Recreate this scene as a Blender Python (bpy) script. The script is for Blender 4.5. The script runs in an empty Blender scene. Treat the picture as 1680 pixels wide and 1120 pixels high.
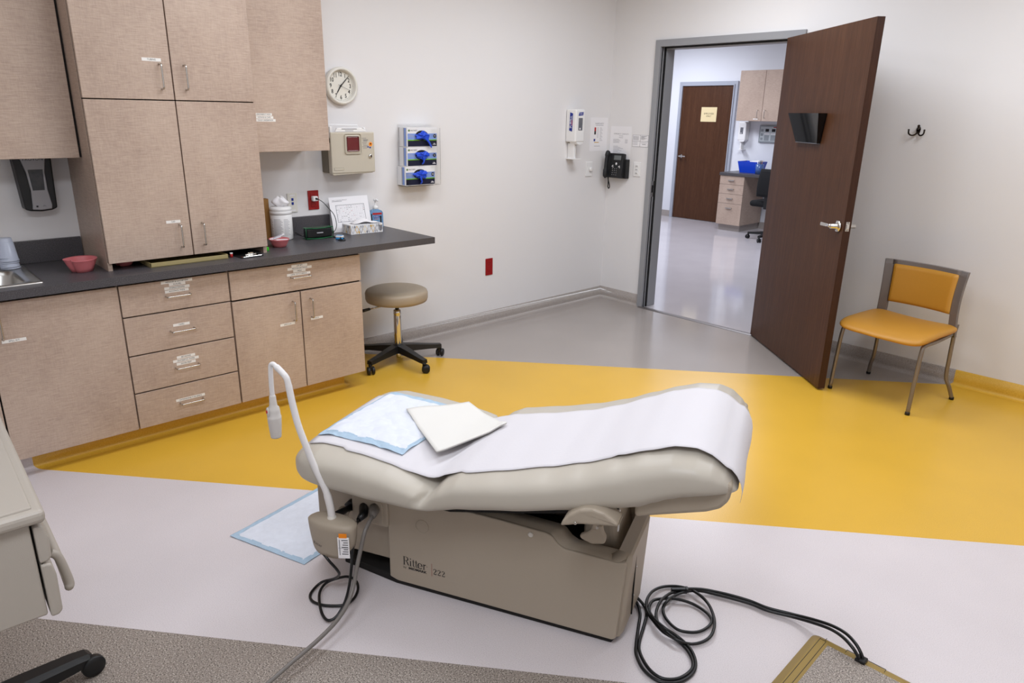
import bpy, bmesh, math, random
from mathutils import Vector, Matrix
random.seed(7)
PI = math.pi
S = bpy.context.scene
COL = S.collection

# ------------------------------------------------------------------ materials
def srgb(r, g, b):
    def f(c):
        c /= 255.0
        return c / 12.92 if c <= 0.04045 else ((c + 0.055) / 1.055) ** 2.4
    return (f(r), f(g), f(b), 1.0)

def new_mat(name):
    m = bpy.data.materials.new(name)
    m.use_nodes = True
    nt = m.node_tree
    return m, nt, nt.nodes['Principled BSDF']

def mat(name, col, rough=0.5, metal=0.0, noise=0.0, nscale=40.0, bump=0.0, bscale=200.0, coat=0.0, spec=0.5, trans=0.0, alpha=1.0, stretch=(1, 1, 1), ior=1.45):
    m, nt, b = new_mat(name)
    c = srgb(*col)
    b.inputs['Base Color'].default_value = c
    b.inputs['Roughness'].default_value = rough
    b.inputs['Metallic'].default_value = metal
    b.inputs['Coat Weight'].default_value = coat
    b.inputs['Specular IOR Level'].default_value = spec
    b.inputs['Transmission Weight'].default_value = trans
    b.inputs['IOR'].default_value = ior
    b.inputs['Alpha'].default_value = alpha
    tc = nt.nodes.new('ShaderNodeTexCoord')
    mp = nt.nodes.new('ShaderNodeMapping')
    mp.inputs['Scale'].default_value = stretch
    nt.links.new(tc.outputs['Object'], mp.inputs['Vector'])
    if noise > 0:
        n = nt.nodes.new('ShaderNodeTexNoise')
        n.inputs['Scale'].default_value = nscale
        n.inputs['Detail'].default_value = 6
        n.inputs['Roughness'].default_value = 0.7
        nt.links.new(mp.outputs['Vector'], n.inputs['Vector'])
        r = nt.nodes.new('ShaderNodeValToRGB')
        r.color_ramp.elements[0].position = 0.3
        r.color_ramp.elements[1].position = 0.7
        r.color_ramp.elements[0].color = tuple(max(0, x * (1 - noise)) for x in c[:3]) + (1,)
        r.color_ramp.elements[1].color = tuple(min(1, x * (1 + noise)) for x in c[:3]) + (1,)
        nt.links.new(n.outputs['Fac'], r.inputs['Fac'])
        nt.links.new(r.outputs['Color'], b.inputs['Base Color'])
    if bump > 0:
        n2 = nt.nodes.new('ShaderNodeTexNoise')
        n2.inputs['Scale'].default_value = bscale
        n2.inputs['Detail'].default_value = 3
        nt.links.new(mp.outputs['Vector'], n2.inputs['Vector'])
        bp = nt.nodes.new('ShaderNodeBump')
        bp.inputs['Strength'].default_value = bump
        bp.inputs['Distance'].default_value = 0.002
        nt.links.new(n2.outputs['Fac'], bp.inputs['Height'])
        nt.links.new(bp.outputs['Normal'], b.inputs['Normal'])
    return m

def speckle(name, base, dark, light, scale=900.0, rough=0.3, dens=0.42, amt=1.0, big=0.04):
    """sheet vinyl: small dark and light flecks in a flat ground colour"""
    m, nt, b = new_mat(name)
    tc = nt.nodes.new('ShaderNodeTexCoord')
    v = nt.nodes.new('ShaderNodeTexNoise')
    v.inputs['Scale'].default_value = scale
    v.inputs['Detail'].default_value = 2
    nt.links.new(tc.outputs['Object'], v.inputs['Vector'])
    r = nt.nodes.new('ShaderNodeValToRGB')
    e = r.color_ramp.elements
    e[0].position = dens - 0.1; e[0].color = srgb(*dark)
    e[1].position = dens + 0.22; e[1].color = srgb(*light)
    x = r.color_ramp.elements.new(dens + 0.02); x.color = srgb(*base)
    x = r.color_ramp.elements.new(dens + 0.12); x.color = srgb(*base)
    nt.links.new(v.outputs['Fac'], r.inputs['Fac'])
    n = nt.nodes.new('ShaderNodeTexNoise')
    n.inputs['Scale'].default_value = 2.2
    n.inputs['Detail'].default_value = 5
    nt.links.new(tc.outputs['Object'], n.inputs['Vector'])
    mr = nt.nodes.new('ShaderNodeMapRange')
    mr.inputs['From Min'].default_value = 0.3; mr.inputs['From Max'].default_value = 0.7
    mr.inputs['To Min'].default_value = 1.0 - big; mr.inputs['To Max'].default_value = 1.0 + big
    nt.links.new(n.outputs['Fac'], mr.inputs['Value'])
    mx = nt.nodes.new('ShaderNodeMix'); mx.data_type = 'RGBA'; mx.blend_type = 'MULTIPLY'
    mx.inputs['Factor'].default_value = 1.0
    nt.links.new(r.outputs['Color'], mx.inputs[6])
    cb = nt.nodes.new('ShaderNodeCombineColor')
    for k in range(3): nt.links.new(mr.outputs['Result'], cb.inputs[k])
    nt.links.new(cb.outputs['Color'], mx.inputs[7])
    nt.links.new(mx.outputs[2], b.inputs['Base Color'])
    b.inputs['Roughness'].default_value = rough
    bp = nt.nodes.new('ShaderNodeBump'); bp.inputs['Strength'].default_value = 0.06; bp.inputs['Distance'].default_value = 0.001
    n3 = nt.nodes.new('ShaderNodeTexNoise'); n3.inputs['Scale'].default_value = 25
    nt.links.new(tc.outputs['Object'], n3.inputs['Vector'])
    nt.links.new(n3.outputs['Fac'], bp.inputs['Height'])
    nt.links.new(bp.outputs['Normal'], b.inputs['Normal'])
    return m

def wood(name, c_dark, c_mid, c_light, rough=0.45, mode='laminate'):
    """laminate: cross-hatched pale figured maple; walnut: vertical dark grain"""
    m, nt, b = new_mat(name)
    tc = nt.nodes.new('ShaderNodeTexCoord')
    def nz(sx, sy, sz, det, rgh=0.6, dist=0.0):
        mp = nt.nodes.new('ShaderNodeMapping'); mp.inputs['Scale'].default_value = (sx, sy, sz)
        nt.links.new(tc.outputs['Object'], mp.inputs['Vector'])
        n = nt.nodes.new('ShaderNodeTexNoise'); n.inputs['Scale'].default_value = 1.0
        n.inputs['Detail'].default_value = det; n.inputs['Roughness'].default_value = rgh
        n.inputs['Distortion'].default_value = dist
        nt.links.new(mp.outputs['Vector'], n.inputs['Vector'])
        return n.outputs['Fac']
    def math_(op, a, bb):
        n = nt.nodes.new('ShaderNodeMath'); n.operation = op
        for k, q in enumerate((a, bb)):
            if isinstance(q, (int, float)): n.inputs[k].default_value = q
            else: nt.links.new(q, n.inputs[k])
        return n.outputs[0]
    if mode == 'laminate':
        h = nz(22, 22, 300, 4, 0.65, 0.6)
        v = nz(260, 260, 26, 4, 0.65, 0.6)
        c = nz(4, 4, 2.2, 3)
        f = math_('ADD', math_('ADD', math_('MULTIPLY', h, 0.48), math_('MULTIPLY', v, 0.24)), math_('MULTIPLY', c, 0.28))
        lo, hi = 0.38, 0.62
    else:
        v = nz(260, 260, 9, 5, 0.75, 0.4)
        w = nz(34, 34, 1.1, 5, 0.65, 1.2)
        f = math_('ADD', math_('MULTIPLY', v, 0.62), math_('MULTIPLY', w, 0.38))
        lo, hi = 0.30, 0.70
    r = nt.nodes.new('ShaderNodeValToRGB')
    e = r.color_ramp.elements
    e[0].position = lo; e[0].color = srgb(*c_dark)
    e[1].position = hi; e[1].color = srgb(*c_light)
    x = e.new((lo + hi) / 2); x.color = srgb(*c_mid)
    nt.links.new(f, r.inputs['Fac'])
    nt.links.new(r.outputs['Color'], b.inputs['Base Color'])
    b.inputs['Roughness'].default_value = rough
    b.inputs['Specular IOR Level'].default_value = 0.25 if mode == 'walnut' else 0.4
    return m

M = {}
M['wall'] = mat('wall_paint', (230, 227, 226), 0.6, bump=0.12, bscale=260)
M['hall_wall'] = mat('hall_wall_paint', (226, 227, 232), 0.6, bump=0.1, bscale=260)
M['ceil'] = mat('ceiling_paint', (228, 226, 222), 0.9)
M['f_gray'] = speckle('vinyl_gray', (162, 153, 147), (130, 121, 115), (183, 174, 167), 420, 0.17)
M['f_yel'] = speckle('vinyl_yellow', (220, 172, 56), (202, 153, 40), (230, 187, 78), 420, 0.30)
M['f_white'] = speckle('vinyl_white', (210, 201, 202), (178, 168, 169), (219, 211, 212), 380, 0.34, 0.36)
M['f_near'] = speckle('vinyl_grey_flecked', (147, 136, 127), (74, 66, 60), (198, 188, 178), 230, 0.42, 0.44)
M['f_hall'] = speckle('vinyl_hall', (194, 188, 191), (183, 177, 180), (204, 199, 201), 300, 0.10)
M['lam'] = wood('pale_laminate', (165, 143, 128), (183, 161, 145), (197, 176, 159), 0.42)
M['lam_in'] = mat('laminate_edge', (168, 143, 122), 0.5, noise=0.08, nscale=60)
M['walnut'] = wood('walnut_door', (54, 31, 18), (76, 47, 30), (97, 64, 43), 0.38, 'walnut')
M['walnut_edge'] = wood('walnut_edge', (46, 26, 17), (60, 35, 23), (76, 46, 31), 0.4, 'walnut')
M['gap'] = mat('dark_gap', (22, 17, 14), 0.9)
M['counter'] = speckle('counter_laminate', (74, 71, 74), (52, 49, 52), (102, 98, 101), 300, 0.38, 0.45)
M['steel'] = mat('brushed_steel', (200, 198, 194), 0.28, 1.0, bump=0.05, bscale=300)
M['nickel'] = mat('satin_nickel', (196, 192, 186), 0.25, 1.0)
M['chrome'] = mat('chrome', (226, 224, 220), 0.07, 1.0)
M['frame'] = mat('frame_paint', (150, 150, 153), 0.4, bump=0.05)
M['hframe'] = mat('hall_frame_paint', (168, 172, 182), 0.4)
M['gasket'] = mat('black_gasket', (12, 12, 13), 0.6)
M['black'] = mat('black_plastic', (20, 20, 21), 0.42, bump=0.06, bscale=500)
M['blackgloss'] = mat('black_gloss_plastic', (13, 14, 16), 0.08, coat=0.4)
M['rubber'] = mat('black_rubber', (16, 16, 17), 0.33)
M['graycord'] = mat('gray_cord', (116, 110, 105), 0.4)
M['vinyl'] = mat('vinyl_upholstery', (188, 180, 167), 0.40, bump=0.10, bscale=650)
M['beige'] = mat('beige_plastic', (166, 153, 136), 0.5, bump=0.10, bscale=420)
M['beige2'] = mat('pale_grey_plastic', (206, 200, 190), 0.45, bump=0.05, bscale=500)
M['cart'] = mat('cart_plastic', (167, 158, 147), 0.5, bump=0.08, bscale=500)
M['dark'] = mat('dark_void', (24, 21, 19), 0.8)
M['scope'] = mat('lamp_plastic', (206, 200, 194), 0.4)
M['neck'] = mat('gooseneck_sleeve', (226, 222, 220), 0.35, bump=0.25, bscale=120)
M['paper'] = mat('table_paper', (214, 210, 213), 0.75, bump=0.12, bscale=120)
M['sheet'] = mat('white_paper', (240, 237, 238), 0.7)
M['drape'] = mat('cream_tissue', (222, 219, 213), 0.8, bump=0.08, bscale=90)
M['padw'] = mat('pad_white', (218, 221, 230), 0.85, noise=0.05, nscale=30, bump=0.5, bscale=45)
M['padb'] = mat('pad_blue', (168, 190, 208), 0.7, noise=0.08, nscale=60, bump=0.4, bscale=60)
M['white'] = mat('white_plastic', (236, 234, 232), 0.3)
M['ivory'] = mat('ivory_plastic', (226, 222, 212), 0.35)
M['sticker'] = mat('white_sticker', (236, 232, 226), 0.6)
M['ink'] = mat('black_ink', (24, 22, 24), 0.6)
M['inkg'] = mat('grey_ink', (128, 126, 130), 0.7)
M['inkl'] = mat('pale_grey_ink', (172, 170, 174), 0.7)
M['inkred'] = mat('red_ink', (178, 34, 36), 0.6)
M['inkrose'] = mat('rose_ink', (196, 140, 146), 0.6)
M['inkblue'] = mat('blue_ink', (24, 44, 138), 0.5)
M['red'] = mat('red_plate', (150, 18, 20), 0.35)
M['reddark'] = mat('red_slot', (58, 8, 10), 0.5)
M['pink'] = mat('pink_plastic', (212, 118, 122), 0.34)
M['chairfab'] = mat('mustard_vinyl', (194, 138, 48), 0.45, noise=0.05, nscale=300, bump=0.15, bscale=700)
M['chairframe'] = mat('grey_metallic_plastic', (124, 116, 112), 0.36, 0.25, bump=0.1, bscale=600)
M['chairleg'] = mat('grey_painted_tube', (136, 126, 116), 0.32, 0.6)
M['stoolvinyl'] = mat('taupe_vinyl', (164, 148, 126), 0.42, bump=0.1, bscale=600)
M['sharps'] = mat('sharps_beige', (196, 187, 170), 0.42, bump=0.06, bscale=500)
M['sharps_dk'] = mat('sharps_side', (112, 103, 88), 0.5)
M['redglass'] = mat('smoky_red_window', (104, 34, 36), 0.15)
M['acrylic'] = mat('clear_acrylic', (255, 255, 255), 0.02, trans=1.0, ior=1.12)
M['boxw'] = mat('carton_white', (232, 230, 230), 0.5)
M['boxb'] = mat('carton_light_blue', (126, 152, 214), 0.5)
M['boxn'] = mat('carton_navy', (18, 22, 48), 0.45)
M['boxg'] = mat('carton_green', (122, 190, 40), 0.5)
M['glove'] = mat('blue_nitrile', (28, 74, 206), 0.42)
M['grey_wrap'] = mat('silver_plastic', (150, 148, 150), 0.36, 0.2)
M['smoke'] = mat('smoky_window', (52, 52, 54), 0.12, noise=0.4, nscale=30)
M['smoke2'] = mat('grey_window', (112, 112, 118), 0.15, noise=0.2, nscale=20)
M['phone'] = mat('phone_black', (30, 31, 33), 0.5, bump=0.1, bscale=500)
M['lcd'] = mat('phone_lcd', (104, 108, 108), 0.2)
M['brown'] = mat('cardboard', (150, 108, 56), 0.7)
M['gel'] = mat('sanitizer_gel', (150, 196, 236), 0.05, trans=0.6, ior=1.3)
M['green'] = mat('green_trim', (10, 96, 52), 0.4)
M['greenb'] = mat('bright_green', (60, 190, 40), 0.4)
M['oxblue'] = mat('oximeter_blue', (50, 150, 214), 0.35)
M['gold'] = mat('gold_ink', (206, 160, 48), 0.5)
M['olive'] = mat('olive_plastic', (150, 124, 62), 0.42, 0.1, bump=0.1, bscale=400)
M['tray'] = mat('manila_tray', (166, 150, 104), 0.5)
M['bluebin'] = mat('blue_bin', (14, 66, 200), 0.3)
M['cup'] = mat('frosted_cup', (206, 212, 228), 0.3, trans=0.25)
M['bluepl'] = mat('blue_glass', (96, 128, 190), 0.2, trans=0.4)
M['tan'] = mat('tan_paper', (226, 206, 160), 0.7)
M['hook'] = mat('dark_bronze', (44, 34, 26), 0.28, 0.9)
M['orange'] = mat('orange_sticker', (244, 140, 24), 0.5)
M['redled'] = mat('red_button', (196, 30, 26), 0.3)
M['panelgrey'] = mat('panel_grey', (150, 156, 160), 0.4)
M['panelw'] = mat('panel_pale', (196, 202, 204), 0.4)
M['fabric_blk'] = mat('black_mesh_fabric', (14, 14, 16), 0.9, bump=0.3, bscale=900)
M['threshold'] = mat('threshold_metal', (120, 114, 112), 0.4, 0.5)
M['rose'] = mat('rose_line', (150, 92, 84), 0.5)

# ------------------------------------------------------------------ mesh collector
class MB:
    def __init__(self):
        self.bm = bmesh.new(); self.mats = []
    def mi(self, key):
        if key not in self.mats: self.mats.append(key)
        return self.mats.index(key)
    def _tag(self, faces, key, smooth=False):
        i = self.mi(key)
        for f in faces: f.material_index = i; f.smooth = smooth
    def absorb(self, b2, key, mtx=None, smooth=False):
        i = self.mi(key)
        vm = {}
        for v in b2.verts: vm[v] = self.bm.verts.new(mtx @ v.co if mtx else v.co)
        for f in b2.faces:
            try: nf = self.bm.faces.new([vm[v] for v in f.verts])
            except ValueError: continue
            nf.material_index = i; nf.smooth = smooth
        b2.free()
    def box(self, a, b, key, bev=0.0, seg=2, mtx=None):
        b2 = bmesh.new()
        bmesh.ops.create_cube(b2, size=1.0)
        sx, sy, sz = b[0] - a[0], b[1] - a[1], b[2] - a[2]
        for v in b2.verts:
            v.co = Vector(((v.co.x + .5) * sx + a[0], (v.co.y + .5) * sy + a[1], (v.co.z + .5) * sz + a[2]))
        if bev > 0:
            bmesh.ops.bevel(b2, geom=b2.edges[:], offset=bev, segments=seg, affect='EDGES', profile=0.5)
        self.absorb(b2, key, mtx, smooth=False)
        return self
    def prism(self, pts, d0, d1, key, plane='xz', bev=0.0, seg=2, mtx=None, smooth=False):
        """polygon pts in a plane, extruded from d0 to d1 along the remaining axis"""
        def P(p, d):
            return {'xz': (p[0], d, p[1]), 'xy': (p[0], p[1], d), 'yz': (d, p[0], p[1])}[plane]
        b2 = bmesh.new()
        A = [b2.verts.new(P(p, d0)) for p in pts]; B = [b2.verts.new(P(p, d1)) for p in pts]
        n = len(pts)
        b2.faces.new(A); b2.faces.new(B[::-1])
        for i in range(n): b2.faces.new((A[i], B[i], B[(i + 1) % n], A[(i + 1) % n]))
        bmesh.ops.recalc_face_normals(b2, faces=b2.faces[:])
        if bev > 0:
            bmesh.ops.bevel(b2, geom=b2.edges[:], offset=bev, segments=seg, affect='EDGES', profile=0.5)
        self.absorb(b2, key, mtx, smooth)
        return self
    def cyl(self, p0, p1, r0, key, r1=None, n=20, caps=True, smooth=True):
        return self.tube([p0, p1], [r0, r0 if r1 is None else r1], key, n, caps, smooth)
    def tube(self, pts, r, key, n=10, caps=True, smooth=True, sx=1.0):
        pts = [Vector(p) for p in pts]
        if not isinstance(r, (list, tuple)): r = [r] * len(pts)
        T = []
        for i in range(len(pts)):
            a = pts[max(0, i - 1)]; b = pts[min(len(pts) - 1, i + 1)]
            t = (b - a); T.append(t.normalized() if t.length > 1e-9 else Vector((0, 0, 1)))
        u = T[0].orthogonal().normalized()
        rings = []
        for i, p in enumerate(pts):
            u = (u - T[i] * u.dot(T[i]))
            u = u.normalized() if u.length > 1e-6 else T[i].orthogonal().normalized()
            v = T[i].cross(u)
            rings.append([self.bm.verts.new(p + u * math.cos(2 * PI * k / n) * r[i] + v * math.sin(2 * PI * k / n) * r[i] * sx) for k in range(n)])
        i0 = self.mi(key)
        for a, b in zip(rings, rings[1:]):
            for k in range(n):
                f = self.bm.faces.new((a[k], a[(k + 1) % n], b[(k + 1) % n], b[k])); f.material_index = i0; f.smooth = smooth
        if caps:
            for q in (rings[0][::-1], rings[-1]):
                f = self.bm.faces.new(q); f.material_index = i0
        return self
    def lathe(self, prof, key, n=32, c=(0, 0, 0), axis='z', smooth=True, mtx=None):
        rings = []
        for (r, z) in prof:
            ring = []
            for k in range(n):
                a = 2 * PI * k / n
                x, y = r * math.cos(a), r * math.sin(a)
                p = {'z': (x, y, z), 'y': (x, z, y), 'x': (z, x, y)}[axis]
                p = Vector(p) + Vector(c)
                ring.append(self.bm.verts.new(mtx @ p if mtx else p))
            rings.append(ring)
        i0 = self.mi(key)
        fs = []
        for a, b in zip(rings, rings[1:]):
            for k in range(n):
                f = self.bm.faces.new((a[k], a[(k + 1) % n], b[(k + 1) % n], b[k])); f.material_index = i0; f.smooth = smooth; fs.append(f)
        for q in (rings[0][::-1], rings[-1]):
            f = self.bm.faces.new(q); f.material_index = i0; fs.append(f)
        return self
    def grid(self, fn, nu, nv, key, smooth=True, closed_v=False, keyfn=None):
        V = [[self.bm.verts.new(fn(i / (nu - 1), j / (nv if closed_v else nv - 1))) for j in range(nv)] for i in range(nu)]
        for i in range(nu - 1):
            for j in range(nv if closed_v else nv - 1):
                j2 = (j + 1) % nv
                f = self.bm.faces.new((V[i][j], V[i + 1][j], V[i + 1][j2], V[i][j2]))
                k = keyfn(i, j) if keyfn else key
                f.material_index = self.mi(k); f.smooth = smooth
        return V
    def cap(self, ring, key, smooth=False):
        f = self.bm.faces.new(ring); f.material_index = self.mi(key); f.smooth = smooth
    def text(self, s, size, mtx, key, depth=0.0004, align='CENTER', squash=1.0, spacing=1.0, bold=0.0):
        cu = bpy.data.curves.new('lettering_source', 'FONT')
        cu.body = s; cu.size = size; cu.align_x = align; cu.align_y = 'CENTER'; cu.space_character = spacing
        cu.offset = bold; cu.resolution_u = 3
        o = bpy.data.objects.new('lettering_source', cu); COL.objects.link(o)
        dg = bpy.context.evaluated_depsgraph_get()
        me = bpy.data.meshes.new_from_object(o.evaluated_get(dg))
        b2 = bmesh.new(); b2.from_mesh(me)
        sc = Matrix.Diagonal((squash, 1, 1, 1))
        self.absorb(b2, key, mtx @ sc)
        bpy.data.objects.remove(o); bpy.data.curves.remove(cu); bpy.data.meshes.remove(me)
        return self
    def stroke(self, pts, widths, key, mtx):
        """flat calligraphic stroke in the xz plane of mtx"""
        L, R = [], []
        n = len(pts)
        for i, p in enumerate(pts):
            a = Vector(pts[max(0, i - 1)]); b = Vector(pts[min(n - 1, i + 1)])
            t = (b - a).normalized(); nn = Vector((-t.y, t.x)); w = widths[i] / 2
            L.append(Vector(p) + nn * w); R.append(Vector(p) - nn * w)
        i0 = self.mi(key)
        LV = [self.bm.verts.new(mtx @ Vector((q.x, 0, q.y))) for q in L]; RV = [self.bm.verts.new(mtx @ Vector((q.x, 0, q.y))) for q in R]
        for i in range(n - 1):
            f = self.bm.faces.new((LV[i], RV[i], RV[i + 1], LV[i + 1])); f.material_index = i0
        return self
    def build(self, name, parent=None, subsurf=0, recalc=True, solid=0.0):
        me = bpy.data.meshes.new(name)
        if recalc: bmesh.ops.recalc_face_normals(self.bm, faces=self.bm.faces[:])
        self.bm.to_mesh(me); self.bm.free()
        for k in self.mats: me.materials.append(M[k])
        o = bpy.data.objects.new(name, me); COL.objects.link(o)
        if parent is not None: o.parent = parent
        if solid:
            md = o.modifiers.new('thickness', 'SOLIDIFY'); md.thickness = solid; md.offset = 1.0
        if subsurf:
            md = o.modifiers.new('smooth', 'SUBSURF'); md.levels = subsurf; md.render_levels = subsurf
        return o

def tag(o, label=None, cat=None, group=None, kind=None):
    if label: o['label'] = label
    if cat: o['category'] = cat
    if group: o['group'] = group
    if kind: o['kind'] = kind
    return o

def thing(name, label, cat, loc=(0, 0, 0), rot=0.0, group=None):
    o = bpy.data.objects.new(name, None); COL.objects.link(o)
    o.empty_display_size = 0.1
    o.location = loc; o.rotation_euler = (0, 0, rot)
    return tag(o, label, cat, group)

def place(o, loc, rot=0.0):
    o.location = loc; o.rotation_euler = (0, 0, rot); return o

def struct(o): return tag(o, kind='structure')

def XZ(x, y, z, rot=0.0):
    """text plane: letters upright in the xz plane, read from -y"""
    return Matrix.Translation((x, y, z)) @ Matrix.Rotation(PI / 2, 4, 'X') @ Matrix.Rotation(rot, 4, 'Z')

def smooth_path(pts, sub=6):
    P = [Vector(p) for p in pts]
    out = []
    for i in range(len(P) - 1):
        p0 = P[max(0, i - 1)]; p1 = P[i]; p2 = P[i + 1]; p3 = P[min(len(P) - 1, i + 2)]
        for k in range(sub):
            t = k / sub
            out.append(0.5 * ((2 * p1) + (-p0 + p2) * t + (2 * p0 - 5 * p1 + 4 * p2 - p3) * t * t + (-p0 + 3 * p1 - 3 * p2 + p3) * t ** 3))
    out.append(P[-1])
    return out

def copy_tree(src, name=None):
    c = src.copy(); COL.objects.link(c)
    for ch in src.children:
        d = ch.copy(); COL.objects.link(d); d.parent = c
        for g in ch.children:
            e = g.copy(); COL.objects.link(e); e.parent = d
    return c

R90 = PI / 2           # things on the left wall: local x runs along the wall, local -y faces the room

# ------------------------------------------------------------------ camera
cam = bpy.data.cameras.new('camera'); co = bpy.data.objects.new('camera', cam); COL.objects.link(co)
F = 1155.95
cam.sensor_width = 36.0; cam.lens = F * 36.0 / 1680.0; cam.clip_start = 0.05; cam.clip_end = 60
yaw, pit, rol = (math.radians(a) for a in (46.7287, -17.9218, 1.0353))
fw = Vector((-math.sin(yaw) * math.cos(pit), math.cos(yaw) * math.cos(pit), math.sin(pit)))
rt = Vector((math.cos(yaw), math.sin(yaw), 0)); up = rt.cross(fw)
rt2 = rt * math.cos(rol) + up * math.sin(rol); up2 = up * math.cos(rol) - rt * math.sin(rol)
mw = Matrix((rt2, up2, -fw)).transposed().to_4x4(); mw.translation = (4.0788, -4.95, 1.6)
co.matrix_world = mw
S.camera = co

# ------------------------------------------------------------------ room shell
ZONES = [('wy', (.557, -4.472), .848), ('yg', (.354, -2.245), .865), ('wg', (1.698, -4.708), .834)]
def zone_key(x, y):
    v = {n: y - (p[1] + s * (x - p[0])) for n, p, s in ZONES}
    if v['yg'] > 0: return 'f_gray'
    if v['wy'] > 0: return 'f_yel'
    if v['wg'] > 0: return 'f_white'
    return 'f_near'
def zone_split(mb):
    for n, p, s in ZONES:
        bmesh.ops.bisect_plane(mb.bm, geom=mb.bm.verts[:] + mb.bm.edges[:] + mb.bm.faces[:], dist=1e-5,
                               plane_co=(p[0], p[1], 0), plane_no=Vector((-s, 1, 0)).normalized())
    for k in ('f_gray', 'f_yel', 'f_white', 'f_near'): mb.mi(k)
    for f in mb.bm.faces:
        c = f.calc_center_median(); f.material_index = mb.mi(zone_key(c.x, c.y))

XR, YF, HC = 5.0, -6.2, 2.75
m = MB()
v = [m.bm.verts.new(p) for p in ((0, YF, 0), (XR, YF, 0), (XR, 0, 0), (0, 0, 0))]
m.bm.faces.new(v); zone_split(m)
struct(m.build('floor'))
m = MB(); m.box((-5.0, 0.0, -.1), (XR, 5.14, 0), 'f_hall'); struct(m.build('floor_hall'))
m = MB(); m.box((-5.0, YF, HC), (XR, 5.3, HC + .1), 'ceil'); struct(m.build('ceiling'))
m = MB(); m.box((-.12, YF, 0), (0, 0, HC), 'wall'); struct(m.build('wall_left'))
m = MB(); m.box((XR, YF, 0), (XR + .12, 5.3, HC), 'wall'); struct(m.build('wall_right'))
m = MB(); m.box((-.12, YF - .12, 0), (XR + .12, YF, HC), 'wall'); struct(m.build('wall_front'))
m = MB()
m.box((-5.0, 0, 0), (.445, .13, HC), 'wall'); m.box((1.655, 0, 0), (XR, .13, HC), 'wall'); m.box((.445, 0, 2.165), (1.655, .13, HC), 'wall')
struct(m.build('wall_back'))
m = MB(); m.box((-5.0, 5.14, 0), (XR, 5.26, HC), 'hall_wall'); struct(m.build('wall_hall_far'))
m = MB(); m.box((-5.1, .0, 0), (-5.0, 5.26, HC), 'hall_wall'); struct(m.build('wall_hall_left'))

def cove(path, r=0.035, h=0.10, th=0.006):
    """coved sheet-vinyl base that sweeps up the wall; path points run with the room on the left-hand side"""
    prof = [(r, 0.0005)] + [(r - r * math.sin(a) + 0.0, r - r * math.cos(a) + .0005) for a in [PI / 2 * k / 6 for k in range(1, 7)]]
    prof = [(max(d, th), z) for d, z in prof] + [(th, h), (0.0, h + .002)]
    m = MB()
    P = [Vector(p) for p in path]
    rings = []
    for i, p in enumerate(P):
        d1 = (P[i] - P[i - 1]).normalized() if i else (P[1] - P[0]).normalized()
        d2 = (P[i + 1] - P[i]).normalized() if i < len(P) - 1 else d1
        n1, n2 = Vector((-d1.y, d1.x)), Vector((-d2.y, d2.x))
        nn = (n1 + n2); nn = nn / max(1e-6, nn.dot(n1))
        rings.append([m.bm.verts.new((p.x + nn.x * d, p.y + nn.y * d, z)) for d, z in prof])
    for a, b in zip(rings, rings[1:]):
        for k in range(len(prof) - 1):
            f = m.bm.faces.new((a[k], b[k], b[k + 1], a[k + 1])); f.smooth = k < 7
    zone_split(m)
    return m
struct(cove([(.445, 0), (0, 0), (0, -2.93)]).build('baseboard_left'))
struct(cove([(XR, 0), (1.66, 0)]).build('baseboard_back'))
def arc(cx, cy, r, a0, a1, n=6): return [(cx + r * math.cos(a0 + (a1 - a0) * k / n), cy + r * math.sin(a0 + (a1 - a0) * k / n)) for k in range(n + 1)]
struct(cove([(0, -2.93)] + arc(.42, -2.96, .03, PI / 2, 0) + [(.45, YF)], .035, .095).build('baseboard_cabinet'))
m = MB(); m.box((-5, 5.128, 0), (-2.83, 5.14, .10), 'f_gray'); m.box((-1.79, 5.128, 0), (XR, 5.14, .10), 'f_gray'); struct(m.build('baseboard_hall'))

# door frame of the exam room
m = MB()
def uframe(m, x0, x1, zt, w, y0, y1, key):
    m.prism([(x0, .001), (x0 + w, .001), (x0 + w, zt - w), (x1 - w, zt - w), (x1 - w, .001), (x1, .001), (x1, zt), (x0, zt)], y0, y1, key)
uframe(m, .44, 1.66, 2.17, .05, -.022, .012, 'frame')          # face on the room side
uframe(m, .47, 1.63, 2.14, .02, .0, .15, 'frame')              # jamb lining
uframe(m, .488, 1.612, 2.122, .016, .045, .15, 'frame')        # stop
fr = struct(m.build('trim_1'))
m = MB(); uframe(m, .490, 1.610, 2.120, .010, .030, .045, 'gasket'); m.build('gasket', fr)
m = MB(); m.box((.486, -.012, .955), (.4915, .028, 1.085), 'nickel', .001); m.box((.491, -.002, .99), (.4925, .016, 1.05), 'gasket'); m.build('strike_plate', fr)
m = MB(); m.prism([(-.05, .0), (.0, .0), (.0, .005), (-.016, .008), (-.034, .008), (-.05, .002)], .47, 1.62, 'threshold', 'yz'); struct(m.build('trim_2'))

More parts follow.
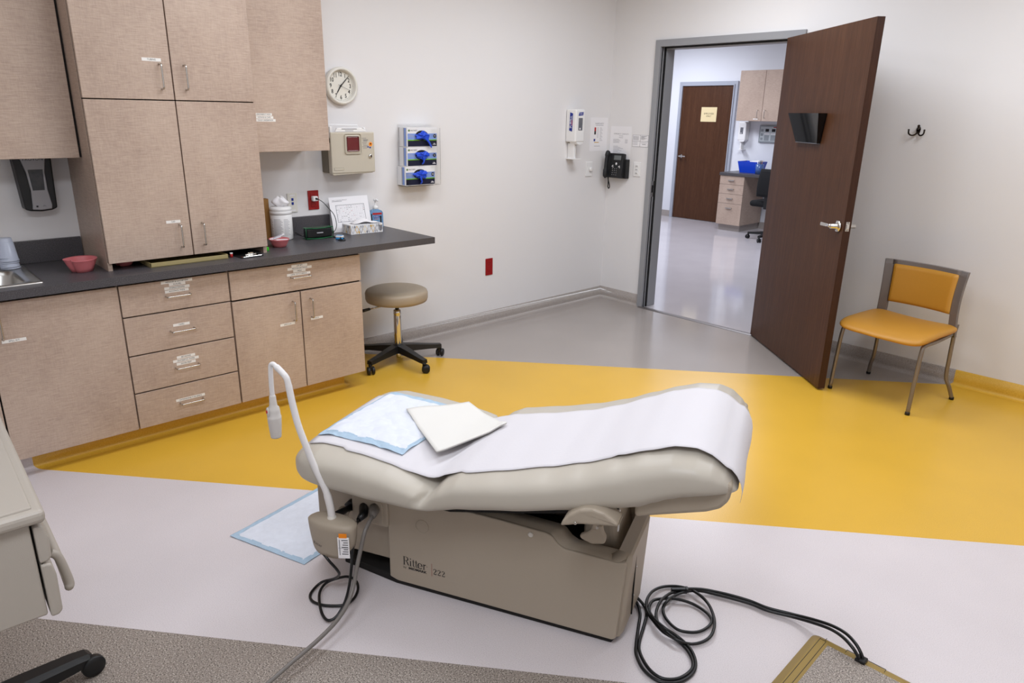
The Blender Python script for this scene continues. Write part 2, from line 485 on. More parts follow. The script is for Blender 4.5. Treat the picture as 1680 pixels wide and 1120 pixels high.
# ------------------------------------------------------------------ the open walnut door
DA = math.atan2(-.733, .866)
door = thing('door_1', 'dark walnut door swung wide open into the exam room', 'door', (1.546, -.042, 0), DA); tag(door, kind='structure')
W_ = 1.134
m = MB(); m.box((0, .001, .012), (W_, .045, 2.122), 'walnut', .0015); m.box((W_ - .0005, .0015, .0125), (W_ + .0006, .0445, 2.1215), 'walnut_edge'); m.build('door_leaf', door)
def lever(sign):
    m = MB()
    y = 0 if sign < 0 else .046
    m.lathe([(.034, y), (.034, y + sign * .008), (.028, y + sign * .014), (.015, y + sign * .016), (.0135, y + sign * .05), (.002, y + sign * .051)], 'chrome', 28, (1.079, 0, 1.007), 'y')
    m.tube([(1.079, y + sign * .044, 1.007), (1.03, y + sign * .045, 1.007)], [.011, .010], 'chrome', 14)
    m.prism([(1.035, .997), (1.035, 1.017), (.965, 1.016), (.955, 1.012), (.955, .996), (.965, .994)], y + sign * .038, y + sign * .052, 'chrome', 'xz', .002)
    return m
lever(-1).build('lever_handle', door); lever(1).build('lever_handle', door)
m = MB(); m.box((W_, .012, .985), (W_ + .0025, .034, 1.040), 'nickel', .0008)
m.box((W_ + .002, .016, .998), (W_ + .008, .030, 1.026), 'chrome', .002)
for z in (.990, 1.035): m.lathe([(.003, W_ + .0024), (.001, W_ + .0034)], 'ink', 10, (0, .023, z), 'x')
m.build('latch_plate', door)
# file pocket hung on the door
pk = thing('file_pocket', 'glossy black plastic file pocket hung on the open walnut door', 'file holder', (1.546, -.042, 0), DA)
m = MB()
t = .004
def quadslab(m, P, key, th):
    """outer quad P (4 points), thickened inward along +y"""
    a = [m.bm.verts.new(p) for p in P]; b = [m.bm.verts.new((p[0], p[1] + th, p[2])) for p in P]
    i = m.mi(key)
    for q in ((a[0], a[1], a[2], a[3]), (b[3], b[2], b[1], b[0]), (a[0], b[0], b[1], a[1]), (a[1], b[1], b[2], a[2]), (a[2], b[2], b[3], a[3]), (a[3], b[3], b[0], a[0])):
        f = m.bm.faces.new(q); f.material_index = i
quadslab(m, [(.30, -.055, 1.634), (.735, -.055, 1.634), (.70, -.022, 1.456), (.395, -.022, 1.456)], 'blackgloss', t)
m.build('front_panel', pk)
m = MB()
quadslab(m, [(.30, -.006, 1.634), (.735, -.006, 1.634), (.70, -.006, 1.456), (.395, -.006, 1.456)], 'blackgloss', .005); m.build('back_panel', pk)
m = MB()
for (xt, xb) in ((.30, .395), (.732, .697)):
    a = [(xt, -.055, 1.634), (xt, -.002, 1.634), (xb, -.002, 1.456), (xb, -.022, 1.456)]
    va = [m.bm.verts.new(p) for p in a]; vb = [m.bm.verts.new((p[0] + .003, p[1], p[2])) for p in a]
    m.mi('blackgloss'); m.bm.faces.new(va); m.bm.faces.new(vb[::-1])
    for k in range(4): m.bm.faces.new((va[k], vb[k], vb[(k + 1) % 4], va[(k + 1) % 4]))
m.box((.395, -.024, 1.4535), (.70, -.001, 1.457), 'smoke2')
m.build('side_panel', pk)

# ------------------------------------------------------------------ cabinets on the left wall (local frame: x = world y, -y = into room)
def ctrim(x): return x
def wire_pull(vertical, c, L, y0, parent):
    """bent-wire pull; c = centre (x,z) on the front plane y0"""
    m = MB(); h = L / 2; d = .030; r = .004
    pts = [(-h, 0), (-h, d * .6), (-h * .94, d * .92), (-h * .8, d), (h * .8, d), (h * .94, d * .92), (h, d * .6), (h, 0)]
    P = [((c[0], y0 - q, c[1] + a) if vertical else (c[0] + a, y0 - q, c[1])) for a, q in pts]
    m.tube(smooth_path(P, 3), r, 'nickel', 8)
    return m.build('handle', parent)
def sticker(parent, x0, x1, z0, z1, s, y, rot=0.0, key='sticker'):
    m = MB(); cx, cz = (x0 + x1) / 2, (z0 + z1) / 2
    R = Matrix.Translation((cx, 0, cz)) @ Matrix.Rotation(-rot, 4, 'Y') @ Matrix.Translation((-cx, 0, -cz))
    m.box((x0, y - .0006, z0), (x1, y, z1), key, mtx=R)
    hh = (z1 - z0)
    size = hh * .74
    est = len(s) * size * .62
    sq = min(1.0, (x1 - x0) * .9 / max(est, 1e-6))
    m.text(s, size, R @ XZ(cx, y - .0009, cz), 'ink', squash=sq)
    return m.build('label_sticker', parent)

CF = -.55     # base cabinet front plane (local y); body behind it
def panel(m, x0, x1, z0, z1, y, key='lam', th=.019):
    m.box((x0 + .0034, y, z0 + .0034), (x1 - .0034, y + th, z1 - .0034), key, .0008, 1)
def carcass(parent, x0, x1, z0, z1, yf, yb=-.003, name='body', key='lam'):
    m = MB()
    m.box((x0 + .001, yf + .0195, z0), (x1 - .001, yb, z1), key)
    m.box((x0 + .004, yf + .0185, z0 + .004), (x1 - .004, yf + .0197, z1 - .004), 'gap')
    return m.build(name, parent)

def base_cab(label, x0, x1):
    return thing('base_cabinet', label, 'cabinet', (0, 0, 0), R90, 'base cabinets under the counter')
ZB, ZT = .0955, .824
# double-door cabinet with a drawer
c = base_cab('pale laminate base cabinet with one wide drawer over two doors, beside the stool', -3.61, -2.842)
carcass(c, -3.608, -2.842, ZB, ZT, CF)
m = MB(); panel(m, -3.608, -2.842, .659, .816, CF); d = m.build('drawer', c)
wire_pull(False, (-3.222, .737), .108, CF, d)
for (a, b_, z0, s) in ((-3.267, -3.175, .791, 'LAP SET'), (-3.291, -3.15, .776, 'PROCEDURE PACKS'), (-3.259, -3.187, .762, 'MESH'), (-3.296, -3.16, .745, 'LEVEL WITH NEEDLE')):
    sticker(d, a, b_, z0, z0 + .0135, s, CF)
m = MB(); panel(m, -3.608, -3.228, ZB, .656, CF); d = m.build('door', c); wire_pull(True, (-3.277, .552), .108, CF, d); sticker(d, -3.358, -3.273, .476, .490, 'SPECULA', CF, .01)
m = MB(); panel(m, -3.228, -2.842, ZB, .656, CF); d = m.build('door', c); wire_pull(True, (-3.172, .552), .108, CF, d); sticker(d, -3.177, -3.103, .481, .495, 'PACK', CF, .02)
# drawer unit
c = base_cab('pale laminate base cabinet of four drawers covered in white labels', -4.118, -3.61)
carcass(c, -4.118, -3.610, ZB, ZT, CF)
DZ = [(.661, .816), (.470, .661), (.281, .470), (ZB, .281)]
LB = [[(-3.931, -3.786, .796, 'NEEDLES & CATHETERS'), (-3.896, -3.820, .783, 'SCALPEL'), (-3.919, -3.802, .766, 'STERILE DRAPES'), (-3.918, -3.808, .750, 'ALCOHOL PADS')],
      [(-3.902, -3.824, .580, 'TAPES')], [(-3.905, -3.817, .414, 'BETADINE'), (-3.925, -3.801, .397, 'ANTISEPTIC WIPES'), (-3.910, -3.818, .380, 'SWAB PREP')],
      [(-3.936, -3.794, .192, 'EXTENSIONS FOR SPECS')]]
HZ = [.735, .560, .370, .181]
for (z0, z1), ls, hz in zip(DZ, LB, HZ):
    m = MB(); panel(m, -4.118, -3.610, z0, z1, CF); d = m.build('drawer', c)
    wire_pull(False, (-3.862, hz), .111, CF, d)
    for a, b_, z, s in ls: sticker(d, a, b_, z, z + .0135, s, CF)
# sink cabinet
c = base_cab('pale laminate sink base cabinet with a wide door labelled spill kit', -5.15, -4.118)
m = MB(); m.box((-5.14, CF + .0195, ZB), (-4.119, -.003, .60), 'lam'); m.box((-5.136, CF + .0185, ZB), (-4.123, CF + .0197, .822), 'gap'); m.box((-5.14, CF + .02, .6), (-5.12, -.003, ZT), 'lam'); m.box((-4.139, CF + .02, .6), (-4.119, -.003, ZT), 'lam'); m.build('body', c)
m = MB(); panel(m, -4.634, -4.118, ZB, .816, CF); d = m.build('door', c); wire_pull(True, (-4.582, .71), .108, CF, d); sticker(d, -4.587, -4.499, .6365, .650, 'SPILL KIT', CF)
m = MB(); panel(m, -5.14, -4.634, ZB, .816, CF); d = m.build('door', c); wire_pull(True, (-4.69, .71), .108, CF, d)

# countertop with a sink cut-out
CT, CB, CX = .866, .828, -.59
SX0, SX1, SY0, SY1 = -4.96, -4.405, -.502, -.07       # hole (local x, local y)
ct = thing('countertop', 'dark charcoal speckled countertop running along the left wall', 'countertop', (0, 0, 0), R90)
m = MB()
pts_outer = (-5.6, -2.335)
for a, b_, y0, y1 in ((SX1, -2.335, CX, -.001), (-5.6, SX0, CX, -.001), (SX0, SX1, CX, SY0), (SX0, SX1, SY1, -.001)):
    m.box((a, y0, CB), (b_, y1, CT), 'counter')
bmesh.ops.remove_doubles(m.bm, verts=m.bm.verts[:], dist=1e-5)
m.build('worktop', ct)
for a, b_ in ((-3.345, -2.73), (-5.6, -4.122)):
    m = MB(); m.box((a, -.02, CT), (b_, -.001, .975), 'counter', .002); m.build('backsplash', ct)

# sink
sk = thing('sink', 'stainless steel drop-in sink at the left end of the counter', 'sink', (0, 0, 0), R90)
m = MB()
def sink_ring(x0, x1, y0, y1, z, r, n=5):
    P = []
    for cx, cy, a0 in ((x1 - r, y1 - r, 0), (x0 + r, y1 - r, PI / 2), (x0 + r, y0 + r, PI), (x1 - r, y0 + r, 1.5 * PI)):
        for k in range(n + 1):
            a = a0 + PI / 2 * k / n; P.append((cx + r * math.cos(a), cy + r * math.sin(a), z))
    return P
rings = [sink_ring(-4.985, -4.393, -.522, -.052, CT + .0005, .012), sink_ring(-4.985, -4.393, -.522, -.052, CT + .005, .012), sink_ring(-4.975, -4.403, -.512, -.062, CT + .008, .012),
         sink_ring(-4.95, -4.445, -.492, -.162, CT + .006, .05), sink_ring(-4.945, -4.450, -.487, -.167, CT + .001, .05), sink_ring(-4.935, -4.46, -.477, -.177, CT - .02, .05), sink_ring(-4.92, -4.475, -.462, -.192, CT - .15, .055), sink_ring(-4.88, -4.515, -.42, -.23, CT - .17, .06)]
VR = [[m.bm.verts.new(p) for p in r] for r in rings]
m.mi('steel')
for a, b_ in zip(VR, VR[1:]):
    for k in range(len(a)):
        f = m.bm.faces.new((a[k], a[(k + 1) % len(a)], b_[(k + 1) % len(a)], b_[k])); f.smooth = True
f = m.bm.faces.new(VR[-1]); f.smooth = True
m.build('basin', sk)
m = MB(); m.lathe([(.04, CT - .1695), (.042, CT - .167), (.03, CT - .166), (.005, CT - .168)], 'chrome', 24, (-4.70, -.325, 0)); m.build('drain', sk)

# tall cabinet standing on the counter
tc_ = thing('tall_cabinet', 'tall pale laminate cabinet with four doors standing on the counter', 'cabinet', (0, 0, 0), R90)
TX0, TX1, TY = -4.118, -3.346, -.46
TTOP = 2.62
m = MB()
m.box((TX0, TY + .021, CT), (TX0 + .019, -.002, TTOP), 'lam'); m.box((TX1 - .019, TY + .021, CT), (TX1, -.002, TTOP), 'lam')
m.box((TX0 + .019, TY + .021, .905), (TX1 - .019, -.002, TTOP), 'lam_in'); m.box((TX0 + .002, TY + .0203, .905), (TX1 - .002, TY + .0212, TTOP), 'gap')
m.build('body', tc_)
for (a, b_, z0, z1, hx, hz, lab) in ((TX0, -3.732, .901, 1.6305, -3.785, 1.003, (-3.843, -3.777, 1.0665, 1.080, 'IUD')), (-3.732, TX1, .901, 1.6305, -3.677, 1.003, None),
                                (TX0, -3.732, 1.6305, TTOP, -3.784, 1.733, (-3.855, -3.773, 1.797, 1.811, 'TUBING')), (-3.732, TX1, 1.6305, TTOP, -3.676, 1.733, None)):
    m = MB(); m.box((a + .0028, TY, z0 + .0025), (b_ - .0028, TY + .02, z1 - .0025), 'lam', .0008, 1); d = m.build('door', tc_)
    wire_pull(True, (hx, hz), .108, TY, d)
    if lab: sticker(d, *lab, TY)
# upper wall cabinets
uc = thing('wall_cabinet', 'pale laminate wall cabinet right of the tall cabinet, beside the clock', 'cabinet', (0, 0, 0), R90, 'wall cabinets over the counter')
UY = -.30
m = MB(); m.box((-3.3445, UY + .021, 1.38), (-2.86, -.002, TTOP), 'lam'); m.build('body', uc)
m = MB(); m.box((-3.343, UY, 1.38), (-2.858, UY + .02, TTOP), 'lam', .0008, 1); d = m.build('door', uc)
sticker(d, -3.285, -3.189, 1.566, 1.579, 'ABSORBENT PADS', UY); sticker(d, -3.285, -3.183, 1.551, 1.564, 'GOWNS & CAPS', UY); sticker(d, -3.285, -3.171, 1.536, 1.549, 'CHUX UNDERPADS', UY)
uc = thing('wall_cabinet', 'pale laminate wall cabinet at the far left above the soap dispenser', 'cabinet', (0, 0, 0), R90, 'wall cabinets over the counter')
m = MB(); m.box((-5.1, UY + .021, 1.374), (-4.1205, -.002, TTOP), 'lam'); m.box((-4.1275, UY + .004, 1.376), (-4.1205, UY + .03, TTOP), 'gap'); m.build('body', uc)
m = MB(); m.box((-4.60, UY, 1.374), (-4.1285, UY + .02, TTOP), 'lam', .0008, 1); m.build('door', uc)
m = MB(); m.box((-5.1, UY, 1.374), (-4.603, UY + .02, TTOP), 'lam', .0008, 1); m.build('door', uc)

# ------------------------------------------------------------------ things on the left wall
# clock
ck = thing('wall_clock', 'round white wall clock with black numerals beside the wall cabinet', 'clock', (0, -2.60, 1.742), R90)
m = MB(); m.lathe([(.100, 0), (.112, -.004), (.116, -.02), (.113, -.036), (.105, -.042), (.098, -.040), (.094, -.026), (.093, -.012)], 'ivory', 64, axis='y'); m.build('rim', ck); ck.scale = (.95, .95, .95)
m = MB(); m.lathe([(.0935, -.010), (.0935, -.0125)], 'ivory', 64, axis='y')
for i in range(1, 13):
    a = PI / 2 - i * PI / 6
    m.text(str(i), .035, XZ(.070 * math.cos(a), -.0131, .070 * math.sin(a)), 'ink', squash=.82, bold=.0006)
for i in range(60):
    a = i * PI / 30; w = .0012 if i % 5 == 0 else .0006
    m.box((-w, -.0132, .0855), (w, -.0127, .0905), 'ink', mtx=Matrix.Rotation(a, 4, 'Y'))
m.build('dial', ck)
def hand(ang, L, w, y, tail, name):
    m = MB(); m.prism([(-w, -tail), (w, -tail), (w, L * .6), (w * .35, L), (-w * .35, L), (-w, L * .6)], y, y - .0012, 'ink', mtx=Matrix.Rotation(ang, 4, 'Y')); m.build(name, ck)
hand(math.radians(213), .060, .0032, -.016, .012, 'hour_hand'); hand(math.radians(44), .085, .0026, -.018, .016, 'minute_hand'); hand(math.radians(112), .078, .0008, -.020, .02, 'second_hand')
m = MB(); m.lathe([(.005, -.012), (.005, -.021), (.001, -.022)], 'ink', 16, axis='y'); m.build('hub', ck)

# sharps cabinet
sc = thing('sharps_cabinet', 'beige wall sharps cabinet with a dark red window under the clock', 'sharps container', (0, -2.752, 1.232), R90)
m = MB()
m.box((0, -.085, 0), (.305, 0, .215), 'sharps_dk', .006); m.prism([(0, .0), (.01, -.012), (.29, -.004), (.303, .02), (.303, .18), (0, .18)], -.12, -.085, 'sharps', bev=.004)
m.build('housing', sc)
m = MB()
m.box((.0, -.125, .0), (.305, -.112, .243), 'sharps', .006)
m.box((.092, -.130, .115), (.205, -.124, .232), 'sharps', .010); m.box((.014, -.1262, .018), (.080, -.1249, .034), 'sharps_dk', .0004); m.box((.015, -.1266, .019), (.079, -.1255, .033), 'sharps', .0004)
d = m.build('door', sc)
m = MB(); m.box((.106, -.1312, .130), (.190, -.1298, .218), 'redglass', .006); m.build('window', d)
m = MB(); m.lathe([(.012, -.125), (.012, -.131), (.009, -.133), (.002, -.1335)], 'chrome', 20, (.270, 0, .098), 'y'); m.box((.2685, -.1342, .090), (.2715, -.1334, .106), 'ink'); m.build('lock', d)
m = MB()
m.lathe([(.013, -.1252), (.013, -.1256)], 'orange', 20, (.276, 0, .170), 'y'); m.lathe([(.005, -.1256), (.005, -.1259)], 'ink', 12, (.276, 0, .172), 'y')
for k in range(8):
    m.box((.216 + (k % 3) * .004, -.1256, .205 - k * .0085), (.246 + (k * 7 % 4) * .004, -.1252, .2075 - k * .0085), 'inkg')
m.text('SHARPS', .010, XZ(.243, -.1256, .194), 'inkg'); m.box((.252, -.1256, .150), (.262, -.1252, .158), 'inkblue'); m.box((.266, -.1256, .146), (.278, -.1252, .154), 'inkblue')
m.build('warning_decal', d)
m = MB()
m.prism([(.02, .205), (.035, .288), (.255, .285), (.29, .205)], -.018, -.008, 'white', bev=.003)
m.box((.012, -.10, .205), (.03, -.008, .275), 'white', .004); m.box((.252, -.09, .205), (.268, -.008, .268), 'white', .004); m.box((.03, -.095, .212), (.255, -.018, .222), 'redglass')
m.prism([(.04, .243), (.055, .268), (.225, .268), (.265, .243)], -.114, -.100, 'white', bev=.003)
m.box((.085, -.1146, .2595), (.19, -.1140, .2625), 'ink'); m.box((.108, -.1146, .250), (.165, -.1140, .253), 'inkg')
m.build('tray_liner', sc)

# glove boxes in an acrylic rack
rk = thing('glove_rack', 'clear acrylic wall rack holding three cartons of blue gloves', 'rack', (0, -2.190, 1.128), R90)
m = MB(); m.box((-.002, -.004, -.004), (.272, -.0004, .392), 'acrylic'); m.box((-.012, -.112, -.004), (.272, -.001, -.001), 'acrylic'); m.box((.268, -.112, -.001), (.271, -.004, .388), 'acrylic')
m.box((-.012, -.112, -.001), (.020, -.1095, .10), 'acrylic'); m.box((.205, -.112, -.001), (.271, -.1095, .37), 'acrylic')
m.build('holder', rk)
def glove_box(lab, off, z, size, glab, seed, hang):
    r = thing('glove_box', lab, 'glove box', (0, -2.190 + off, z), R90, 'blue glove cartons in the wall rack')
    w, d, h = .245, .092, .1235
    m = MB(); y = -.005 - d
    m.box((0, y, 0), (w, -.005, h), 'boxw', .001, 1)
    m.box((.004, y - .0004, .045), (w - .004, y, .085), 'boxb'); m.box((.004, y - .0005, .003), (w - .004, y, .042), 'boxn'); m.box((.004, y - .0006, .040), (w - .004, y, .046), 'boxg')
    m.box((-.0004, y + .012, .004), (0, y + .034, h - .004), 'boxb'); m.box((-.0005, y + .034, .004), (0, y + .044, h - .004), 'inkl')
    m.text('HALYARD', .013, XZ(.052, y - .0006, .104), 'ink'); m.lathe([(.0065, y - .0002), (.0065, y - .0006)], 'ink', 16, (.015, 0, .104), 'y'); m.lathe([(.0035, y - .0006), (.0035, y - .0009)], 'boxg', 12, (.0155, 0, .104), 'y')
    m.lathe([(.0125, y - .0004), (.0125, y - .0009)], 'ink', 20, (.224, 0, .068), 'y'); m.text(size, .015, XZ(.224, y - .0012, .068), 'sheet')
    for k in range(3): m.box((.208 + k * .003, y - .0009, .012 + k * .004), (.234 - k * .004, y - .0005, .0145 + k * .004), 'sheet')
    for k in range(3): m.box((.012, y - .0008, .064 + k * .006), (.06 - k * .01, y - .0003, .066 + k * .006), 'inkl')
    m.lathe([(.052, y - .0006), (.052, y - .0009)], 'ink', 36, (.118, 0, .072), 'y', mtx=Matrix.Translation((.118, 0, .072)) @ Matrix.Diagonal((1, 1, .62, 1)) @ Matrix.Translation((-.118, 0, -.072)))
    m.build('carton', r)
    g = thing('glove_bunch', glab, 'glove', (0, -2.190 + off, z), R90, 'blue gloves pulled out of the cartons')
    random.seed(seed); ph = [random.uniform(0, 6.28) for _ in range(6)]
    m = MB()
    def fn(u, v):
        th = PI * (u * .96 + .02); a = 2 * PI * v
        rr = 1 + .16 * math.sin(3 * a + ph[0] + 4 * u) + .12 * math.sin(5 * a + ph[1] - 6 * u) + .07 * math.sin(9 * a + ph[2] + 9 * u)
        x = .118 + .054 * math.sin(th) * math.cos(a) * rr
        zz = .070 + .026 * math.sin(th) * math.sin(a) * rr
        yy = y - .001 - .016 * (1 + math.cos(th)) / 2 * (1 + .3 * math.sin(4 * a + ph[3] + 5 * u)) - .003 * (1 + math.sin(11 * a + ph[4]))
        return (x, yy, zz)
    V = m.grid(fn, 14, 40, 'glove', closed_v=True); m.cap(V[0], 'glove', True); m.cap(V[-1], 'glove', True)
    m.tube(smooth_path(hang(y), 4), [.014, .013, .013, .012, .012, .011, .011, .010, .010, .010, .009, .008, .004][:len(smooth_path(hang(y), 4))] + [.005] * max(0, len(smooth_path(hang(y), 4)) - 13), 'glove', 10, sx=.5)
    place(m.build('glove', g), (0, 0, 0))
    return r
glove_box('top glove carton in the acrylic rack, size M, blue glove hanging out', .012, 1.378, 'M', 'blue gloves bulging out of the top carton, one finger hanging low', 3, lambda y: [(.13, y - .014, .065), (.155, y - .018, .04), (.175, y - .018, .012), (.186, y - .016, -.006)])
glove_box('middle glove carton in the acrylic rack, size S', .008, 1.253, 'S', 'blue gloves bulging out of the middle carton', 5, lambda y: [(.12, y - .014, .06), (.122, y - .019, .04), (.118, y - .018, .022), (.108, y - .014, .014)])
glove_box('bottom glove carton in the acrylic rack, size XS', -.010, 1.1285, 'XS', 'blue gloves bulging out of the bottom carton', 9, lambda y: [(.11, y - .014, .06), (.115, y - .019, .04), (.12, y - .018, .02), (.11, y - .014, .010)])

# hand sanitizer dispenser
def dispenser(r, w=.11, d=.112, h=.255):
    m = MB(); m.box((0, -d, .135), (w, -.002, .135 + h), 'white', .012, 3); m.prism([(.018, .137), (w - .004, .137), (w - .02, .118), (w * .5, .112), (.03, .120)], -d + .004, -.03, 'white', bev=.004); m.build('housing', r)
    m = MB(); m.box((.03, -d - .001, .225), (.082, -d + .004, .325), 'smoke2', .004); m.lathe([(.008, -d - .001), (.006, -d - .003)], 'sheet', 12, (.05, 0, .240), 'y'); m.build('window', r)
    m = MB(); m.box((.03, -.075, .0), (.055, -.004, .125), 'white', .004); m.box((.015, -.105, -.002), (.095, -.004, .006), 'white', .003); m.tube([(.05, -.07, .13), (.05, -.07, .105)], [.012, .008], 'beige2', 12); m.build('drip_tray', r)
ds = thing('hand_sanitizer_dispenser', 'white wall sanitizer dispenser with blue logos left of the posters', 'dispenser', (0, -.557, 1.252), R90)
dispenser(ds)
m = MB()
m.prism([(.028, .340), (.082, .344), (.086, .368), (.034, .364)], -.1135, -.1127, 'inkblue'); m.text('PURELL', .015, XZ(.057, -.1140, .354, .07), 'sheet', squash=.85)
T = Matrix.Translation((-.0008, -.060, .295)) @ Matrix.Rotation(-PI / 2, 4, 'Z')
m.prism([(-.018, -.07), (.014, -.078), (.018, .062), (-.014, .07)], -.0004, .0004, 'inkblue', mtx=T); m.text('PURELL', .034, T @ XZ(0, -.0008, -.004, PI / 2), 'sheet', squash=.85); m.box((.006, -.0009, -.03), (.012, -.0005, .01), 'inkred', mtx=T)
m.build('logo_decal', ds)

# posters, plates, phone
def poster(name, label, loc, rot, w, h, items, group=None, key='sheet', th=.0016, cat='notice'):
    """sheet with its print; items = (kind, x0, z0, x1, z1) in fractions of the sheet, or text"""
    m = MB(); m.box((0, -th, 0), (w, -.0004, h), key)
    for it in items:
        if it[0] == 't': m.text(it[1], it[2], XZ(it[3] * w, -th - .0004, it[4] * h), it[5] if len(it) > 5 else 'inkg', squash=it[6] if len(it) > 6 else 1)
        else: m.box((it[1] * w, -th - .0004, it[2] * h), (it[3] * w, -th - .0001, it[4] * h), it[0])
    o = m.build(name); place(o, loc, rot); tag(o, label, cat, group); return o
it = [('t', 'SHARPS SAFETY', .016, .52, .82, 'inkg'), ('inkl', .3, .765, .75, .777)]
it += [('inkred', .24, .60, .33, .71), ('ink', .24, .50, .33, .60), ('inkblue', .22, .30, .31, .37), ('gold', .26, .255, .52, .275)]
for k in range(9): it.append(('inkl', .40, .69 - k * .035, .48, .70 - k * .035))
for k in range(16): it.append(('inkl', .56, .70 - k * .026, .64 + (k * 5 % 4) * .03, .707 - k * .026))
it.append(('inkl', .26, .15, .60, .162))
poster('notice_sheet', 'white notice with red, black and blue blocks right of the sanitizer dispenser', (.0, -.252, 1.305), R90, .225, .275, it)
it = [('t', 'EMERGENCY CONTACTS', .014, .52, .80, 'inkg'), ('inkg', .42, .745, .62, .752), ('inkg', .42, .70, .62, .707)]
for k in range(5): it += [('inkl', .15, .655 - k * .022, .42 + (k % 3) * .04, .663 - k * .022), ('inkl', .72, .655 - k * .022, .84, .663 - k * .022)]
for k in range(12): it.append(('inkl', .17, .47 - k * .028, .40 + (k * 7 % 5) * .06, .478 - k * .028))
poster('notice_sheet', 'white printed notice partly hidden behind the wall phone', (.018, 0, 1.20), 0, .225, .312, it)
it = [('inkg', 0, .0, 1, .02), ('inkg', 0, .98, 1, 1), ('inkg', 0, 0, .012, 1), ('inkg', .988, 0, 1, 1), ('inkg', .0, .46, 1, .485), ('inkg', .48, .0, .495, 1), ('inkg', .62, .2, .85, .24)]
for k in range(6): it += [('inkg', .04, .86 - k * .055, .40, .88 - k * .055), ('inkg', .53, .90 - k * .055, .90 - (k % 3) * .08, .925 - k * .055)]
for k in range(4): it += [('inkl', .04, .38 - k * .075, .34, .40 - k * .075)]
it += [('inkl', .53, .33, .9, .36)]
poster('notice_card', 'small grey-printed card above the light switch beside the door frame', (.258, 0, 1.352), 0, .165, .095, it)
# dimmer
dm = thing('dimmer_switch', 'white rotary dimmer plate under the sanitizer dispenser', 'switch', (0, -.29, 1.098), R90)
m = MB(); m.box((0, -.007, 0), (.085, -.0005, .122), 'white', .003); m.build('plate', dm)
m = MB(); m.lathe([(.019, -.007), (.017, -.024), (.012, -.026)], 'white', 24, (.055, 0, .06), 'y'); m.build('knob', dm)
sw = thing('light_switch', 'white three-paddle switch plate beside the grey door frame', 'switch', (.290, 0, 1.110), 0)
m = MB(); m.box((0, -.007, 0), (.075, -.0005, .118), 'white', .003); m.build('plate', sw)
for k in range(3):
    m = MB(); m.box((.023, -.0115, .018 + k * .029), (.052, -.006, .043 + k * .029), 'white', .002); m.box((.027, -.012, .025 + k * .029), (.048, -.0113, .030 + k * .029), 'inkg'); m.build('paddle', sw)
# phone
ph = thing('wall_phone', 'black wall-mounted desk phone beside the door frame', 'phone', (.052, 0, 1.085), 0); ph.scale = (.80, 1, 1)
m = MB(); m.box((.10, -.045, .0), (.243, -.001, .16), 'phone', .006); m.build('bracket', ph)
Rph = Matrix.Translation((0, -.045, 0)) @ Matrix.Rotation(math.radians(-6), 4, 'X')
m = MB()
m.box((.0, -.035, .0), (.215, -.0, .205), 'phone', .008, mtx=Rph)
m.prism([(.062, .0), (.215, .0), (.218, .205), (.062, .205)], -.043, -.03, 'phone', bev=.004, mtx=Rph); m.build('body', ph)
m = MB(); m.box((.095, -.0445, .150), (.190, -.0425, .187), 'lcd', .001, mtx=Rph); m.build('screen', ph)
m = MB()
for r_ in range(4):
    for q in range(3): m.box((.088 + q * .026, -.0465, .020 + r_ * .017), (.106 + q * .026, -.0425, .031 + r_ * .017), 'phone', .002, mtx=Rph); m.box((.095 + q * .026, -.0470, .024 + r_ * .017), (.099 + q * .026, -.0464, .028 + r_ * .017), 'sheet', mtx=Rph)
m.build('keypad', ph)
m = MB()
for q in range(4): m.box((.090 + q * .026, -.0455, .136), (.108 + q * .026, -.0425, .143), 'ink', .001, mtx=Rph)
m.build('soft_keys', ph)
for cl in (((.083, .096), (.092, .103), (.096, .090)), ((.172, .095), (.182, .100), (.186, .088))):
    m = MB()
    for (x, z) in cl: m.lathe([(.0045, -.043), (.004, -.0455)], 'sheet', 12, (x, 0, z), 'y', mtx=Rph)
    m.build('key_cluster', ph)
m = MB(); m.lathe([(.011, -.043), (.010, -.0465), (.002, -.047)], 'sheet', 20, (.135, 0, .118), 'y', mtx=Rph); m.build('navigation_key', ph)
m = MB()
hs = [(.025, -.055, .005), (.025, -.066, .02), (.025, -.068, .06), (.025, -.070, .11), (.025, -.070, .16), (.025, -.066, .195), (.025, -.055, .212)]
m.tube([Rph @ Vector(p) for p in smooth_path(hs, 4)], [.020] * 3 + [.024] * 6 + [.019] * 9 + [.024] * 5 + [.020] * 2, 'phone', 16, sx=1.0); m.build('handset', ph)
m = MB(); m.tube(smooth_path([(.028, -.075, .008), (.03, -.07, -.02), (.016, -.055, -.055), (.010, -.05, -.078), (.022, -.05, -.092), (.034, -.05, -.078), (.030, -.055, -.05), (.02, -.06, -.015), (.022, -.058, .006)], 5), .005, 'rubber', 8); m.build('cord', ph)

# outlets on the left wall
def outlet(label, y, z, w, h):
    o = thing('red_outlet', label, 'outlet', (0, y, z), R90, None)
    m = MB(); m.box((0, -.006, 0), (w, -.0005, h), 'red', .002); m.build('plate', o)
    for zz in (.27, .73):
        m = MB(); m.box((w * .26, -.0085, h * zz - .016), (w * .74, -.005, h * zz + .016), 'red', .002)
        for dx in (-.006, .006): m.box((w / 2 + dx - .001, -.009, h * zz - .002), (w / 2 + dx + .001, -.0084, h * zz + .008), 'reddark')
        m.lathe([(.0025, -.0084), (.0025, -.009)], 'reddark', 10, (w / 2, 0, h * zz - .009), 'y'); m.build('socket', o)
    return o
outlet('red wall outlet above the counter with a white charger plugged in', -2.863, 1.010, .072, .117)
outlet('red wall outlet low on the bare wall near the corner', -1.41, .392, .072, .132)
dp = thing('data_plate', 'white data outlet plate with two blue jacks above the counter', 'outlet', (0, -2.998, 1.003), R90)
